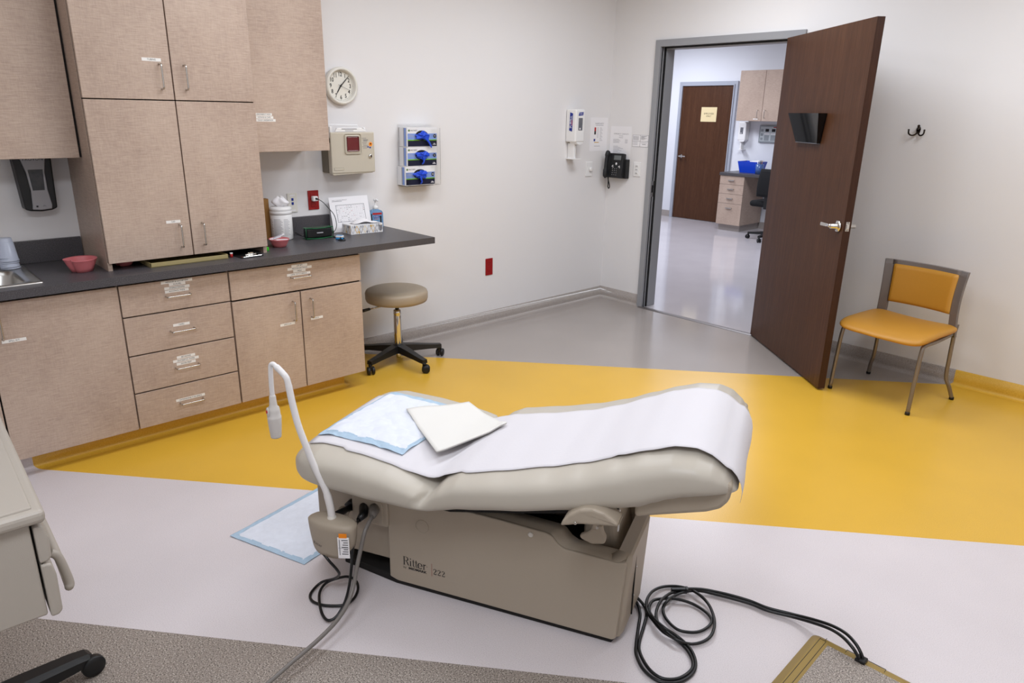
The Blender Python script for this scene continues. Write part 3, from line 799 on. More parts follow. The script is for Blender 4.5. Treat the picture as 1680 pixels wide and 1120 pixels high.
m = MB(); m.box((0, -.006, 0), (.062, -.0005, .115), 'ivory', .002); m.box((.014, -.0066, .098), (.048, -.0058, .106), 'sheet'); m.box((.014, -.0066, .008), (.048, -.0058, .016), 'sheet'); m.build('plate', dp)
for z in (.046, .070):
    m = MB(); m.box((.024, -.008, z), (.038, -.0055, z + .016), 'inkblue', .001); m.build('jack', dp)

# soap dispenser under the far-left wall cabinet
sd = thing('soap_dispenser', 'black and silver wall soap dispenser under the left wall cabinet', 'dispenser', (0, -4.352, 1.118), R90)
m = MB()
def taper(z): return .002 + .006 * (1 - z / .25)
m.prism([(.010, .012), (.03, .004), (.075, 0), (.12, .004), (.142, .014), (.150, .25), (-.004, .25)], -.085, -.002, 'black', bev=.006); m.build('housing', sd)
m = MB(); m.prism([(.038, .012), (.075, .008), (.116, .012), (.120, .03), (.112, .10), (.112, .18), (.124, .25), (.022, .25), (.038, .18), (.044, .10), (.040, .03)], -.097, -.084, 'grey_wrap', bev=.003); d = m.build('faceplate', sd)
m = MB(); m.text('PROVON', .020, XZ(.073, -.0976, .242), 'ink', spacing=1.0); m.build('lettering', d)
m = MB(); m.box((.054, -.0976, .022), (.062, -.0970, .030), 'ink'); m.prism([(.078, .024), (.096, .024), (.087, .033)], -.0974, -.0969, 'inkg'); m.build('sensor_mark', d)
m = MB(); m.prism([(.052, .100), (.100, .100), (.106, .195), (.046, .195)], -.0985, -.096, 'smoke', bev=.001); m.build('window', d)

# ------------------------------------------------------------------ things on the counter
def kidney(name, label, loc, rot, L, Wd, H, group=None, notch=True, contents=None):
    r = thing(name, label, 'basin', loc, rot, group)
    m = MB(); th = .0022
    def outline(k, v, inset=0):
        a = 2 * PI * v
        x, y = math.cos(a), math.sin(a)
        R = 1.0
        if notch:
            dn = (a - 1.25 * PI + PI) % (2 * PI) - PI
            R -= .34 * math.exp(-(dn / .30) ** 2)
            R += .10 * math.exp(-((dn + .75) / .35) ** 2)
        s = (.62 + .38 * k)
        return Vector((x * (L / 2 * s - inset) * R, y * (Wd / 2 * s - inset) * R, 0))
    n = 56
    prof = [(0.0, .0, 0), (.3, H * .3, 0), (.65, H * .66, 0), (.93, H * .96, 0), (1.0, H, 0), (1.0, H + .002, .001), (.9, H * .94, th), (.6, H * .62, th), (.3, H * .32, th), (.02, th, th)]
    rings = []
    for k, z, ins in prof:
        rings.append([m.bm.verts.new(outline(k, j / n, ins) + Vector((0, 0, z + .0003))) for j in range(n)])
    m.mi('pink')
    for a, b_ in zip(rings, rings[1:]):
        for j in range(n):
            f = m.bm.faces.new((a[j], a[(j + 1) % n], b_[(j + 1) % n], b_[j])); f.smooth = True
    m.bm.faces.new(rings[0][::-1]); m.bm.faces.new(rings[-1])
    m.build('bowl', r)
    return r
kidney('emesis_basin', 'pink plastic emesis basin on the counter beside the sink', (.355, -4.205, CT), math.radians(66), .135, .150, .058)
kidney('emesis_basin', 'pink basin in the dark gap under the tall cabinet', (.33, -4.02, CT), math.radians(60), .10, .12, .03)
kidney('emesis_basin', 'pink basin full of wrapped packets in front of the wipes canister', (.315, -3.215, CT), math.radians(80), .11, .135, .042, notch=False)
random.seed(4)
def packet(label, loc, rot, tilt, tilt2, w=.075, d=.022, h=.004, stripe=True):
    m = MB(); R = Matrix.Rotation(tilt, 4, 'Y') @ Matrix.Rotation(tilt2, 4, 'X')
    m.box((-w / 2, -d / 2, 0), (w / 2, d / 2, h), 'sheet', .0015, mtx=R)
    if stripe: m.box((-w * .36, -d * .2, h), (w * .36, d * .05, h + .0004), 'inkblue', mtx=R)
    o = m.build('wrapped_packet'); place(o, loc, rot); tag(o, label, 'packet', 'wrapped packets in the pink basin'); return o
packet('white wrapped packet with a dark stripe on top of the pink basin', (.325, -3.225, CT + .056), math.radians(75), -.35, .1)
packet('white wrapped packet at the back of the pink basin', (.285, -3.225, CT + .042), math.radians(60), -.25, .2, .07, .024, .004, False)
packet('white wrapped packet lying lowest across the pink basin', (.315, -3.205, CT + .035), math.radians(100), .08, -.1, .085, .04, .005, False)

cn = thing('wipes_canister', 'white canister of wipes with a tissue pulled up, beside the tall cabinet', 'canister', (.095, -3.09, CT), math.radians(45))
m = MB(); m.lathe([(.058, 0), (.062, .004), (.062, .145), (.060, .148)], 'white', 48); m.build('tub', cn)
m = MB(); m.lathe([(.0605, .148), (.064, .150), (.064, .166), (.061, .169), (.063, .171), (.063, .182), (.056, .190), (.02, .192)], 'white', 48); m.build('lid', cn)
m = MB()
def patch(a0, a1, z0, z1, key, r=.0624, n=8):
    V = [[m.bm.verts.new((r * math.cos(a0 + (a1 - a0) * i / n), r * math.sin(a0 + (a1 - a0) * i / n), z)) for z in (z0, z1)] for i in range(n + 1)]
    for a, b_ in zip(V, V[1:]):
        f = m.bm.faces.new((a[0], b_[0], b_[1], a[1])); f.material_index = m.mi(key)
for q, (a0, a1) in enumerate(((-2.75, -2.05), (-1.95, -1.1), (-1.0, -.4))):
    for k in range(13):
        patch(a0, a1 - (k * 7 % 5) * .05, .03 + k * .0075, .0325 + k * .0075, 'inkl')
m.build('label_print', cn)
m = MB()
def tis(u, v):
    a = 2 * PI * v
    rr = .012 + .026 * math.sin(PI * min(1, u * 1.05)) * (1 + .35 * math.sin(3 * a + 5 * u)) + .006 * math.sin(5 * a)
    return (rr * math.cos(a) * 1.2, rr * math.sin(a) * .6, .19 + .055 * u + .008 * math.sin(2 * a) * u)
V = m.grid(tis, 10, 24, 'sheet', closed_v=True); m.cap(V[-1], 'sheet'); m.build('tissue', cn)
bx = MB(); bx.box((-.05, -.02, 0), (.05, .02, .235), 'brown', .002)
tag(place(bx.build('cardboard_box'), (.035, -3.19, CT), R90), 'brown cardboard box behind the wipes canister', 'box')
# speaker
sp = thing('bluetooth_speaker', 'black portable speaker with green trim on the counter', 'speaker', (.20, -2.915, CT), math.radians(86))
m = MB(); m.box((-.088, -.028, .006), (.088, .028, .072), 'black', .012, 3); m.build('body', sp); sp.scale = (.93, .93, .93)
m = MB()
for z in (.004, .070):
    m.tube(smooth_path([(-.09, -.030, z + .004), (-.06, -.032, z + .003), (-.035, -.034, z), (0, -.034, z - .0005), (.035, -.034, z), (.06, -.032, z + .003), (.09, -.030, z + .004)], 4), .0024, 'green', 8)
    m.box((-.088, -.03, z - .0015), (.088, .03, z + .0015), 'green', .001)
for x in (-.091, .091): m.tube([(x, -.028, .005), (x, -.029, .073)], .0018, 'green', 8)
m.build('trim_band', sp)
m = MB(); m.box((-.02, -.0345, .037), (.022, -.0278, .043), 'inkl', .0008); m.build('badge', sp)
# cable: charger plug on the red outlet down to the speaker
pc = thing('charger', 'white charger plug with a thin black cable in the red outlet', 'charger', (0, 0, 0), 0)
m = MB(); m.box((.009, -2.845, 1.064), (.038, -2.812, 1.094), 'white', .004); m.build('plug', pc)
m = MB(); m.tube(smooth_path([(.038, -2.826, 1.080), (.048, -2.816, 1.076), (.06, -2.79, 1.055), (.075, -2.765, 1.02), (.09, -2.742, .985), (.10, -2.735, .95), (.11, -2.738, .91), (.115, -2.76, .880), (.12, -2.80, .870), (.11, -2.86, .869), (.10, -2.92, .869), (.10, -2.97, .872), (.11, -3.01, .89), (.14, -3.03, .905), (.165, -3.02, .896), (.175, -3.008, .89)], 5), .0022, 'rubber', 8); m.build('cable', pc)
m = MB(); m.tube([(.036, -2.827, 1.080), (.050, -2.820, 1.077)], [.006, .004], 'rubber', 10); m.build('strain_relief', pc)
# leaning form
fm = MB(); ww, hh_ = .280, .218
fm.box((0, -.002, 0), (ww, 0, hh_), 'sheet')
y = -.0024
fm.text('DAILY CLEANING CHECKLIST', .008, XZ(.075, y, .198), 'inkg'); fm.box((.02, y, .190), (.09, -.002, .1925), 'inkg')
for (a, b_, c_, d_) in ((.04, .06, .245, .0625), (.04, .165, .245, .1675), (.04, .06, .0425, .1675), (.2425, .06, .245, .1675)): fm.box((a, y, b_), (c_, -.002, d_), 'inkg')
for k in range(1, 14): fm.box((.04 + k * .0146, y + .0002, .06), (.0404 + k * .0146, -.002, .165), 'inkl')
for k in range(1, 10): fm.box((.04, y + .0002, .06 + k * .0105), (.245, -.002, .0604 + k * .0105), 'inkl')
random.seed(11)
for k in range(60):
    a, b_ = random.randrange(14), random.randrange(10)
    fm.box((.043 + a * .0146, y, .063 + b_ * .0105), (.043 + a * .0146 + random.uniform(.003, .009), -.002, .0655 + b_ * .0105), random.choice(('inkg', 'inkg', 'inkl', 'inkrose')))
fo = fm.build('checklist_sheet'); fo.location = (.082, -2.742, CT + .0006); fo.rotation_euler = (math.radians(-13), 0, R90); tag(fo, 'white printed checklist leaning against the wall behind the tissue box', 'paper')
# tissue box
tb = thing('tissue_box', 'tissue box with grey and gold diamond pattern on the counter', 'tissue box', (.165, -2.585, CT), math.radians(87))
m = MB(); Wb, Db, Hb = .225, .115, .058
m.box((-Wb / 2, -Db / 2, 0), (Wb / 2, Db / 2, Hb), 'boxw', .0015, 1)
random.seed(2)
for fc in range(2):
    W2 = Wb if fc == 0 else Db
    n = 8 if fc == 0 else 4
    for k in range(n):
        cx = -W2 / 2 + W2 * (k + .5) / n
        for (kk, off, zc, hw, hz_) in ((('inkl', 'gold', 'inkg', 'tan')[(k + fc) % 4], 0, .029, W2 / n * .46, .026), ('boxw', 0, .029, W2 / n * .33, .019), (('inkg', 'gold', 'inkl')[k % 3], W2 / n * .5, .012 if k % 2 else .046, W2 / n * .22, .011)):
            if abs(cx + off) + hw > W2 / 2: continue
            P = [(cx + off - hw, zc), (cx + off, max(.001, zc - hz_)), (cx + off + hw, zc), (cx + off, min(Hb - .001, zc + hz_))]
            dd = .0003 if kk != 'boxw' else .0005
            if fc == 0: m.prism(P, -Db / 2 - dd, -Db / 2, kk)
            else: m.prism(P, -Wb / 2 - dd, -Wb / 2, kk, 'yz')
m.prism([(.085, .014), (.099, .008), (.108, .02), (.108, .046), (.086, .046)], -Db / 2 - .0009, -Db / 2, 'inkg')
m.box((-.07, -.02, Hb), (.07, .02, Hb + .0004), 'inkl'); m.build('carton', tb)
m = MB()
def tis2(u, v):
    x = -.075 + .17 * u
    s = (v - .5) * 2
    lift = .030 * math.sin(PI * min(1, u * 1.25)) ** 1.0 if u < .8 else .002
    z = Hb + .002 + lift * (1 - .6 * abs(s)) + .002 * math.sin(14 * u + 4 * s)
    return (x, -.006 + s * (.035 + .02 * u), z)
m.grid(tis2, 18, 10, 'sheet'); m.build('tissue', tb, solid=.001)
# sanitizer pump bottle
pb = thing('sanitizer_bottle', 'clear pump bottle of blue hand gel at the wall end of the counter', 'bottle', (.055, -2.415, CT), math.radians(80))
m = MB(); m.prism([(-.042, .0), (.042, .0), (.044, .006), (.044, .098), (.036, .112), (.014, .122), (-.014, .122), (-.036, .112), (-.044, .098), (-.044, .006)], -.021, .021, 'gel', bev=.004); m.build('bottle', pb)
m = MB(); m.box((-.030, -.0222, .087), (.034, -.0211, .100), 'inkred'); m.box((-.022, -.0222, .066), (.018, -.0211, .080), 'inkblue'); m.text('PURELL', .011, XZ(-.002, -.0226, .073), 'sheet'); m.box((.020, -.0222, .012), (.030, -.0211, .080), 'ink'); m.box((-.018, -.0222, .058), (.010, -.0211, .061), 'inkrose'); m.box((-.041, -.0222, .010), (-.034, -.0211, .095), 'ink'); m.build('label', pb)
m = MB(); m.lathe([(.017, .121), (.017, .140), (.010, .144), (.006, .146), (.006, .172), (.012, .174), (.012, .186), (.004, .188)], 'white', 24); m.tube([(0, 0, .180), (-.0, -.034, .182), (0, -.042, .177)], [.007, .006, .005], 'white', 10); m.build('pump', pb)
# oximeter
ox = thing('pulse_oximeter', 'small white and blue finger oximeter with a black lanyard', 'oximeter', (.315, -2.835, CT), math.radians(35)); ox.scale = (.78, .85, .9)
m = MB(); m.box((-.028, -.017, .001), (.028, .017, .013), 'oxblue', .005, 3); m.build('lower_shell', ox)
m = MB(); m.box((-.028, -.017, .0135), (.028, .017, .027), 'white', .005, 3); m.box((-.024, -.0135, .0268), (.024, .0135, .0285), 'oxblue', .001); m.build('upper_shell', ox)
m = MB(); m.box((-.0285, -.008, .011), (-.0275, .008, .018), 'ink', .001); m.box((.01, -.0176, .011), (.022, -.0168, .017), 'ink'); m.build('finger_slot', ox)
m = MB(); m.tube(smooth_path([(.028, .0, .01), (.045, -.01, .006), (.06, -.03, .004), (.055, -.055, .004), (.03, -.06, .004), (.012, -.045, .006), (.02, -.03, .008), (.04, -.034, .005)], 5), .0032, 'rubber', 8); m.tube(smooth_path([(-.028, .0, .01), (-.04, .02, .006), (-.05, .04, .004), (-.07, .06, .004)], 5), .0028, 'rubber', 8); m.box((-.086, .052, .001), (-.062, .066, .009), 'rubber', .003); m.build('lanyard', ox)
# items in the gap under the tall cabinet
m = MB(); m.box((0, -.005, 0), (.375, .30, .003), 'tray'); m.box((0, -.005, 0), (.375, 0, .022), 'tray', .001); m.box((0, -.005, .003), (.004, .30, .022), 'tray', .001); m.box((.371, -.005, .003), (.375, .30, .022), 'tray', .001)
tag(place(m.build('instrument_tray'), (.475, -3.945, CT + .0005), R90), 'olive manila tray slid under the tall cabinet', 'tray')
cb = thing('clipboard', 'clipboard with a chrome clip under the tall cabinet', 'clipboard', (.40, -3.47, CT + .0005), math.radians(95))
m = MB(); m.box((-.06, -.12, 0), (.06, .14, .003), 'black', .001); m.build('board', cb)
m = MB(); m.box((-.052, -.122, .003), (.052, -.095, .008), 'chrome', .002); m.prism([(-.02, .003), (.02, .003), (.014, .022), (-.014, .022)], -.10, -.096, 'chrome', bev=.001); m.tube([(-.03, -.098, .012), (.03, -.098, .012)], .004, 'chrome', 10); m.build('clip', cb)
m = MB(); m.lathe([(.007, 0), (.007, .018), (.003, .02)], 'inkred', 14); m.lathe([(.0072, .018), (.0072, .024)], 'white', 14); tag(place(m.build('vial'), (.455, -3.545, CT + .0003)), 'small red vial beside the clipboard under the tall cabinet', 'vial')
m = MB(); m.box((-.008, -.008, 0), (.008, .008, .02), 'greenb', .003); tag(place(m.build('green_cap'), (.395, -3.325, CT + .0003)), 'bright green cap on the counter against the tall cabinet', 'cap')

# stacked cups, bottoms up
prof = [(.0405, .0), (.0405, .003), (.0385, .0035), (.0295, .088), (.028, .090), (.027, .089), (.0375, .004), (.0385, .0)]
m = MB(); m.lathe(prof[:5] + [(.004, .090)], 'cup', 36); cup0 = m.build('plastic_cup')
cups = []
for k in range(6):
    c_ = cup0 if k == 0 else cup0.copy()
    if k: COL.objects.link(c_)
    c_.location = (.128 + .002 * math.sin(k * 2.1), -4.452 + .002 * math.cos(k * 1.7), CT + .0088 + k * .0088 + (.006 if k == 5 else 0)); cups.append(c_)
for k, c_ in enumerate(cups):
    lab = {5: 'frosted plastic cup upside down, top of the stack by the sink', 4: 'second frosted cup from the top of the upside-down stack by the sink', 3: 'third frosted cup from the top of the upside-down stack by the sink',
           2: 'third frosted cup from the bottom of the upside-down stack', 1: 'second frosted cup from the bottom of the upside-down stack', 0: 'bottom frosted cup of the upside-down stack on the sink rim'}[k]
    tag(c_, lab, 'cup', 'plastic cups stacked by the sink')

# ------------------------------------------------------------------ stool
st = thing('rolling_stool', 'round taupe vinyl rolling stool under the end of the counter', 'stool', (.302, -2.438, 0), 0)
m = MB(); m.lathe([(.05, .420), (.18, .420), (.197, .427), (.203, .445), (.203, .478), (.197, .492), (.180, .500), (.12, .503), (.01, .504)], 'stoolvinyl', 64); m.build('seat', st)
m = MB(); m.lathe([(.013, .33), (.013, .421)], 'black', 20); m.build('piston', st)
m = MB(); m.lathe([(.022, .075), (.025, .10), (.025, .32), (.023, .328), (.026, .332), (.026, .358), (.018, .362), (.013, .364)], 'chrome', 28); m.lathe([(.016, .03), (.016, .075)], 'chrome', 20); m.build('column', st)
m = MB(); m.lathe([(.036, .072), (.042, .08), (.042, .115), (.034, .125), (.026, .127)], 'black', 28); m.build('hub', st)
m = MB(); m.tube([(0, -.03, .405), (-.02, -.20, .392)], .005, 'nickel', 8); m.tube([(-.02, -.195, .393), (-.025, -.245, .388)], [.009, .010], 'black', 12); m.build('height_lever', st)
def star_leg(parent, a, r=.29, key='black'):
    Rz = Matrix.Rotation(a, 4, 'Z')
    m = MB()
    sec = [(.03, .034, .075, .122), (.12, .028, .072, .112), (.20, .024, .070, .100), (r - .02, .022, .066, .092), (r + .008, .020, .066, .090)]
    rings = []
    for x, w, z0, z1 in sec: rings.append([m.bm.verts.new(Rz @ Vector(p)) for p in ((x, -w, z0), (x, w, z0), (x, w * .8, z1), (x, -w * .8, z1))])
    m.mi(key)
    for A, B in zip(rings, rings[1:]):
        for k in range(4): m.bm.faces.new((A[k], A[(k + 1) % 4], B[(k + 1) % 4], B[k]))
    m.bm.faces.new(rings[0][::-1]); m.bm.faces.new(rings[-1])
    leg = m.build('leg', parent)
    m = MB(); ct_ = Rz @ Vector((r, 0, 0)); sw_ = a + .9
    Rc = Matrix.Translation(ct_) @ Matrix.Rotation(sw_, 4, 'Z')
    for s in (-1, 1): m.lathe([(.008, s * .006), (.024, s * .006), (.0262, s * .010), (.0262, s * .020), (.022, s * .024), (.008, s * .025)], key, 24, (.010, 0, .0265), 'y', mtx=Rc)
    m.box((-.012, -.008, .028), (.02, .008, .058), key, .004, mtx=Rc); m.lathe([(.013, .055), (.013, .068)], key, 16, (0, 0, 0), 'z', mtx=Rc)
    m.build('caster', leg)
for k in range(5): star_leg(st, k * 2 * PI / 5 + .0)

# ------------------------------------------------------------------ guest chair
ch = thing('guest_chair', 'mustard vinyl guest chair with grey frame against the right wall', 'chair', (2.723, -.482, 0), math.radians(-9))
m = MB()
def seatfn(u, v):
    a = 2 * PI * v; th = -PI / 2 + PI * u
    p = 7
    cx, sx_ = math.cos(a), math.sin(a)
    X = math.copysign(abs(cx) ** (2 / p), cx); Y = math.copysign(abs(sx_) ** (2 / p), sx_)
    rad = abs(math.cos(th)) ** .30 if abs(math.cos(th)) > 1e-6 else 0.0
    x = X * rad * .258; y = -.045 + Y * rad * .232
    t_ = math.sin(th)
    top = .468 - .024 * max(0, (-.10 - y) / .17) ** 2 + .010 * (abs(x) / .25) ** 2 - .008 * (1 - (x / .25) ** 2) + .006 * max(0, y) / .2
    bot = .416 - .026 * max(0, (.0 - y) / .27) ** 1.3
    return (x, y, bot + (top - bot) * (t_ + 1) / 2)
m.grid(seatfn, 17, 64, 'chairfab', closed_v=True); bmesh.ops.remove_doubles(m.bm, verts=m.bm.verts[:], dist=1e-4); m.build('seat', ch)
m = MB(); m.box((-.205, -.17, .388), (.205, .16, .410), 'black', .006); m.build('seat_pan', ch)
def hw(z): return .242 - .010 * math.sin(PI * max(0, min(1, (z - .40) / .385)))
def yb(u, z): return .205 + .004 - .045 * u * u * .9 + .03 * ((z - .40) / .385 - .5) * .0 - .02 * math.sin(PI * (z - .40) / .385) * .6
def cpanel(m, u0, u1, z0, z1, th, yoff, key, nu=14, nz=14, rnd=0.0):
    def f(front):
        def g(u, v):
            uu = u0 + (u1 - u0) * u; z = z0 + (z1 - z0) * v
            y = yb(uu, z) + yoff
            if front:
                e = 1.0
                if rnd: 
                    du = min(u, 1 - u) * (u1 - u0) * hw(z); dv = min(v, 1 - v) * (z1 - z0); q = min(du, dv)
                    e = min(1, q / rnd); e = math.sqrt(max(0, 1 - (1 - e) ** 2))
                y -= th * e
            return (uu * hw(z), y, z - .012 * uu * uu * 0)
        return g
    A = m.grid(f(True), nu, nz, key); B = m.grid(f(False), nu, nz, key)
    i = m.mi(key)
    def loop(G): return [G[k][0] for k in range(nu)] + [G[-1][k] for k in range(1, nz)] + [G[k][-1] for k in range(nu - 2, -1, -1)] + [G[0][k] for k in range(nz - 2, 0, -1)]
    la, lb = loop(A), loop(B)
    for k in range(len(la)):
        q = (la[k], la[(k + 1) % len(la)], lb[(k + 1) % len(la)], lb[k])
        try: f_ = m.bm.faces.new(q); f_.material_index = i
        except ValueError: pass
m = MB()
cpanel(m, -1, -.80, .400, .785, .022, 0, 'chairframe'); cpanel(m, .80, 1, .400, .785, .022, 0, 'chairframe'); cpanel(m, -.82, .82, .757, .785, .022, 0, 'chairframe'); cpanel(m, -.82, .82, .400, .448, .022, 0, 'chairframe'); cpanel(m, -.82, .82, .528, .56, .018, 0, 'chairframe')
m.build('back_frame', ch)
m = MB(); cpanel(m, -.82, .82, .522, .768, .036, -.004, 'chairfab', 26, 22, .022); m.build('backrest', ch)
for s in (-1, 1):
    m = MB(); m.tube(smooth_path([(s * .242, -.234, .012), (s * .240, -.222, .20), (s * .238, -.205, .375), (s * .236, -.17, .402), (s * .232, -.05, .404), (s * .226, .10, .412), (s * .222, .17, .420)], 5), .0115, 'chairleg', 14); l = m.build('leg', ch)
    m = MB(); m.lathe([(.0135, .0), (.0135, .014), (.0118, .018)], 'black', 16, (s * .242, -.234, 0)); m.build('foot_cap', l)
    m = MB(); m.tube(smooth_path([(s * .262, .232, .012), (s * .245, .205, .085), (s * .226, .188, .14), (s * .222, .186, .25), (s * .220, .186, .40), (s * .222, .192, .47)], 5), .0115, 'chairleg', 14); l = m.build('leg', ch)
    m = MB(); m.lathe([(.0135, .0), (.0135, .014), (.0118, .018)], 'black', 16, (s * .262, .232, 0)); m.build('foot_cap', l)

# coat hook
hk = thing('coat_hook', 'dark bronze double coat hook on the right-hand wall above the chair', 'hook', (2.462, 0, 1.540), 0)
m = MB(); m.prism([(-.010, -.012), (.010, -.012), (.013, .012), (.008, .026), (-.008, .026), (-.013, .012)], -.008, -.0005, 'hook', bev=.002)
m.tube(smooth_path([(0, -.008, .012), (.006, -.03, .03), (.012, -.045, .022), (.014, -.05, .01)], 5), [.008] * 8 + [.006] * 8, 'hook', 10); m.build('backplate', hk)
for s in (-1, 1):
    m = MB(); m.tube(smooth_path([(0, -.006, -.004), (s * .012, -.018, -.022), (s * .028, -.03, -.026), (s * .042, -.036, -.016), (s * .045, -.038, .002)], 5), .0045, 'hook', 10); m.lathe([(.001, .002), (.006, .004), (.006, .008), (.001, .011)], 'hook', 12, (s * .045, -.038, 0)); m.build('prong', hk)

# ------------------------------------------------------------------ exam table
TA = math.radians(25.6)
TL = (2.248, -3.80, 0)
tb_ = thing('exam_table', 'beige padded medical exam table in the middle of the floor', 'exam table', TL, TA)
def interp(tab, x):
    if x <= tab[0][0]: return tab[0][1]
    for (a, ya), (b_, yb_) in zip(tab, tab[1:]):
        if x <= b_:
            t = (x - a) / (b_ - a); t = t * t * (3 - 2 * t) * .35 + t * .65
            return ya + (yb_ - ya) * t
    return tab[-1][1]
TOPP = [(-.315, .455), (-.308, .490), (-.292, .514), (-.26, .532), (-.20, .542), (-.05, .538), (.06, .526), (.14, .508), (.20, .490), (.225, .492), (.27, .530), (.32, .556), (.45, .584), (.60, .622), (.70, .658), (.80, .704), (.88, .740), (.95, .760), (1.01, .762), (1.05, .749), (1.085, .722), (1.106, .694), (1.117, .672), (1.12, .662)]
BOTP = [(-.315, .450), (-.308, .428), (-.285, .405), (-.25, .392), (-.15, .382), (0, .376), (.15, .385), (.25, .402), (.35, .425), (.5, .455), (.67, .497), (.80, .530), (.87, .548), (.91, .572), (.95, .594), (.99, .612), (1.04, .631), (1.08, .643), (1.105, .650), (1.117, .657), (1.12, .660)]
TC = .20
def halfw(s):
    w = .342
    dl, dr_ = s + .318, 1.122 - s
    for d_, r_ in ((dl, .13), (dr_, .11)):
        if d_ < r_: w -= r_ * .9 * (1 - math.sqrt(max(0, 1 - (1 - d_ / r_) ** 2)))
    return w
def top_z(s, t):
    T_, B_ = interp(TOPP, s), interp(BOTP, s)
    zc, h = (T_ + B_) / 2, (T_ - B_) / 2
    q = min(.999, abs(t - TC) / halfw(s))
    return zc + h * (1 - q ** 3.4) ** (1 / 3.4)
m = MB()
NS, NC = 300, 84
def sta(u):
    return -.3165 + (1.1215 + .3165) * (.5 - .5 * math.cos(PI * u)) * .5 + (1.1215 + .3165) * u * .5
def cush(u, v):
    s = sta(u)
    T_, B_ = interp(TOPP, s), interp(BOTP, s)
    zc, h = (T_ + B_) / 2, max(.001, (T_ - B_) / 2)
    a = 2 * PI * v; p = 3.4
    c_, s_ = math.cos(a), math.sin(a)
    x = math.copysign(abs(c_) ** (2 / p), c_); z = math.copysign(abs(s_) ** (2 / p), s_)
    w = halfw(s)
    tt = TC + w * x; zz = zc + h * z
    # slanting fold between seat and back, on the sides and over the top
    if zz > .43:
        sl = .195 + max(0, zz - .44) * .66
        d_ = abs(s - sl) / .030
        if d_ < 1:
            k = (1 - d_) ** 1.25 * min(1, (zz - .43) / .035)
            tt -= math.copysign(.034 * k * min(1, abs(x) ** 4 * 1.2), x); zz -= .010 * k
    return (s, tt, zz)
V = m.grid(cush, NS, NC, 'vinyl', closed_v=True); m.cap(V[0], 'vinyl', True); m.cap(V[-1], 'vinyl', True)
m.build('upholstery', tb_)
# lower shell under the head end
m = MB()
m.prism([(.86, .538), (1.05, .598), (1.085, .616), (1.104, .642), (1.110, .690), (1.07, .700), (.96, .65), (.86, .58)], -.105, .505, 'beige', bev=.012, seg=3, smooth=False); m.build('backrest_shell', tb_)
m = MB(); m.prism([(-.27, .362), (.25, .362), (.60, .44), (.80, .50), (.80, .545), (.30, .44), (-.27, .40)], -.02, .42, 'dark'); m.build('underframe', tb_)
# base shell: outer wall with a stepped rim
m = MB()
near = [(0, .032), (0, .362), (.10, .366), (.20, .366), (.42, .360), (.572, .352), (.592, .345), (.612, .322), (.635, .310), (.80, .305), (.828, .312), (.832, .30), (.815, .03), (.805, .022), (.03, .022)]
m.prism(near, 0, .012, 'beige', bev=.004)
# sloping rim inside the near wall
rim = [(.30, .364), (.42, .360), (.572, .352), (.592, .345), (.612, .322), (.635, .310), (.80, .306), (.828, .312)]
A = [m.bm.verts.new((s, .008, z - .002)) for s, z in rim]; B = [m.bm.verts.new((s + (.02 if 0 < i < 7 else 0), .030, z + .004)) for i, (s, z) in enumerate(rim)]; Cc = [m.bm.verts.new((s + (.03 if 0 < i < 7 else 0), .062, z + .006)) for i, (s, z) in enumerate(rim)]; Dd = [m.bm.verts.new((s + (.03 if 0 < i < 7 else 0), .066, z - .10)) for i, (s, z) in enumerate(rim)]
for P_, Q_ in ((A, B), (B, Cc), (Cc, Dd)):
    for k in range(len(rim) - 1):
        f = m.bm.faces.new((P_[k], P_[k + 1], Q_[k + 1], Q_[k])); f.material_index = m.mi('beige'); f.smooth = True
m.build('side_cover', tb_)
m = MB()   # end cover
endp = [(.808, .004), (.834, .022), (.842, .05), (.852, .26), (.838, .30), (.76, .40), (.72, .42)]
zt = [.305, .314, .318, .334, .338, .345, .345]
O_ = [m.bm.verts.new((s - .012, t, .024)) for s, t in endp]; P_ = [m.bm.verts.new((s, t, z - .006)) for (s, t), z in zip(endp, zt)]; Q_ = [m.bm.verts.new((s - .008, t, z)) for (s, t), z in zip(endp, zt)]; R_ = [m.bm.verts.new((s - .045, t + (.02 if k < 2 else 0), z + .002)) for k, ((s, t), z) in enumerate(zip(endp, zt))]; S_ = [m.bm.verts.new((s - .06, t + (.03 if k < 2 else 0), z - .14)) for k, ((s, t), z) in enumerate(zip(endp, zt))]
for a, b_ in ((O_, P_), (P_, Q_), (Q_, R_), (R_, S_)):
    for k in range(len(endp) - 1):
        f = m.bm.faces.new((a[k], a[k + 1], b_[k + 1], b_[k])); f.material_index = m.mi('beige'); f.smooth = k not in (2, 3)
for (t, z) in ((.13, .22), (.115, .12)): m.lathe([(.004, .838), (.003, .8445)], 'nickel', 10, (0, t, z), 'x')
m.box((.838, .1090, .05), (.8432, .1100, .30), 'dark')
m.build('end_cover', tb_)
m = MB(); m.box((.01, .41, .022), (.74, .42, .35), 'beige', .003); m.build('side_cover', tb_)
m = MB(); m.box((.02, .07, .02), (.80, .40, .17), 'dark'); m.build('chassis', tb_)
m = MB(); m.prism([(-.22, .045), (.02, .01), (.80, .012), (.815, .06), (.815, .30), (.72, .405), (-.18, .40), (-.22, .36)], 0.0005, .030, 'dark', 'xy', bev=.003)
for s in (.16, .30, .62, .73): m.lathe([(.006, .0095), (.005, .006)], 'ink', 10, (s, 0, .018), 'y')
m.build('plinth', tb_)
m = MB(); m.box((-.315, .035, .075), (.004, .40, .352), 'beige', .006); m.box((-.21, .030, .30), (-.165, .036, .352), 'beige', .003); m.build('rear_panel', tb_)
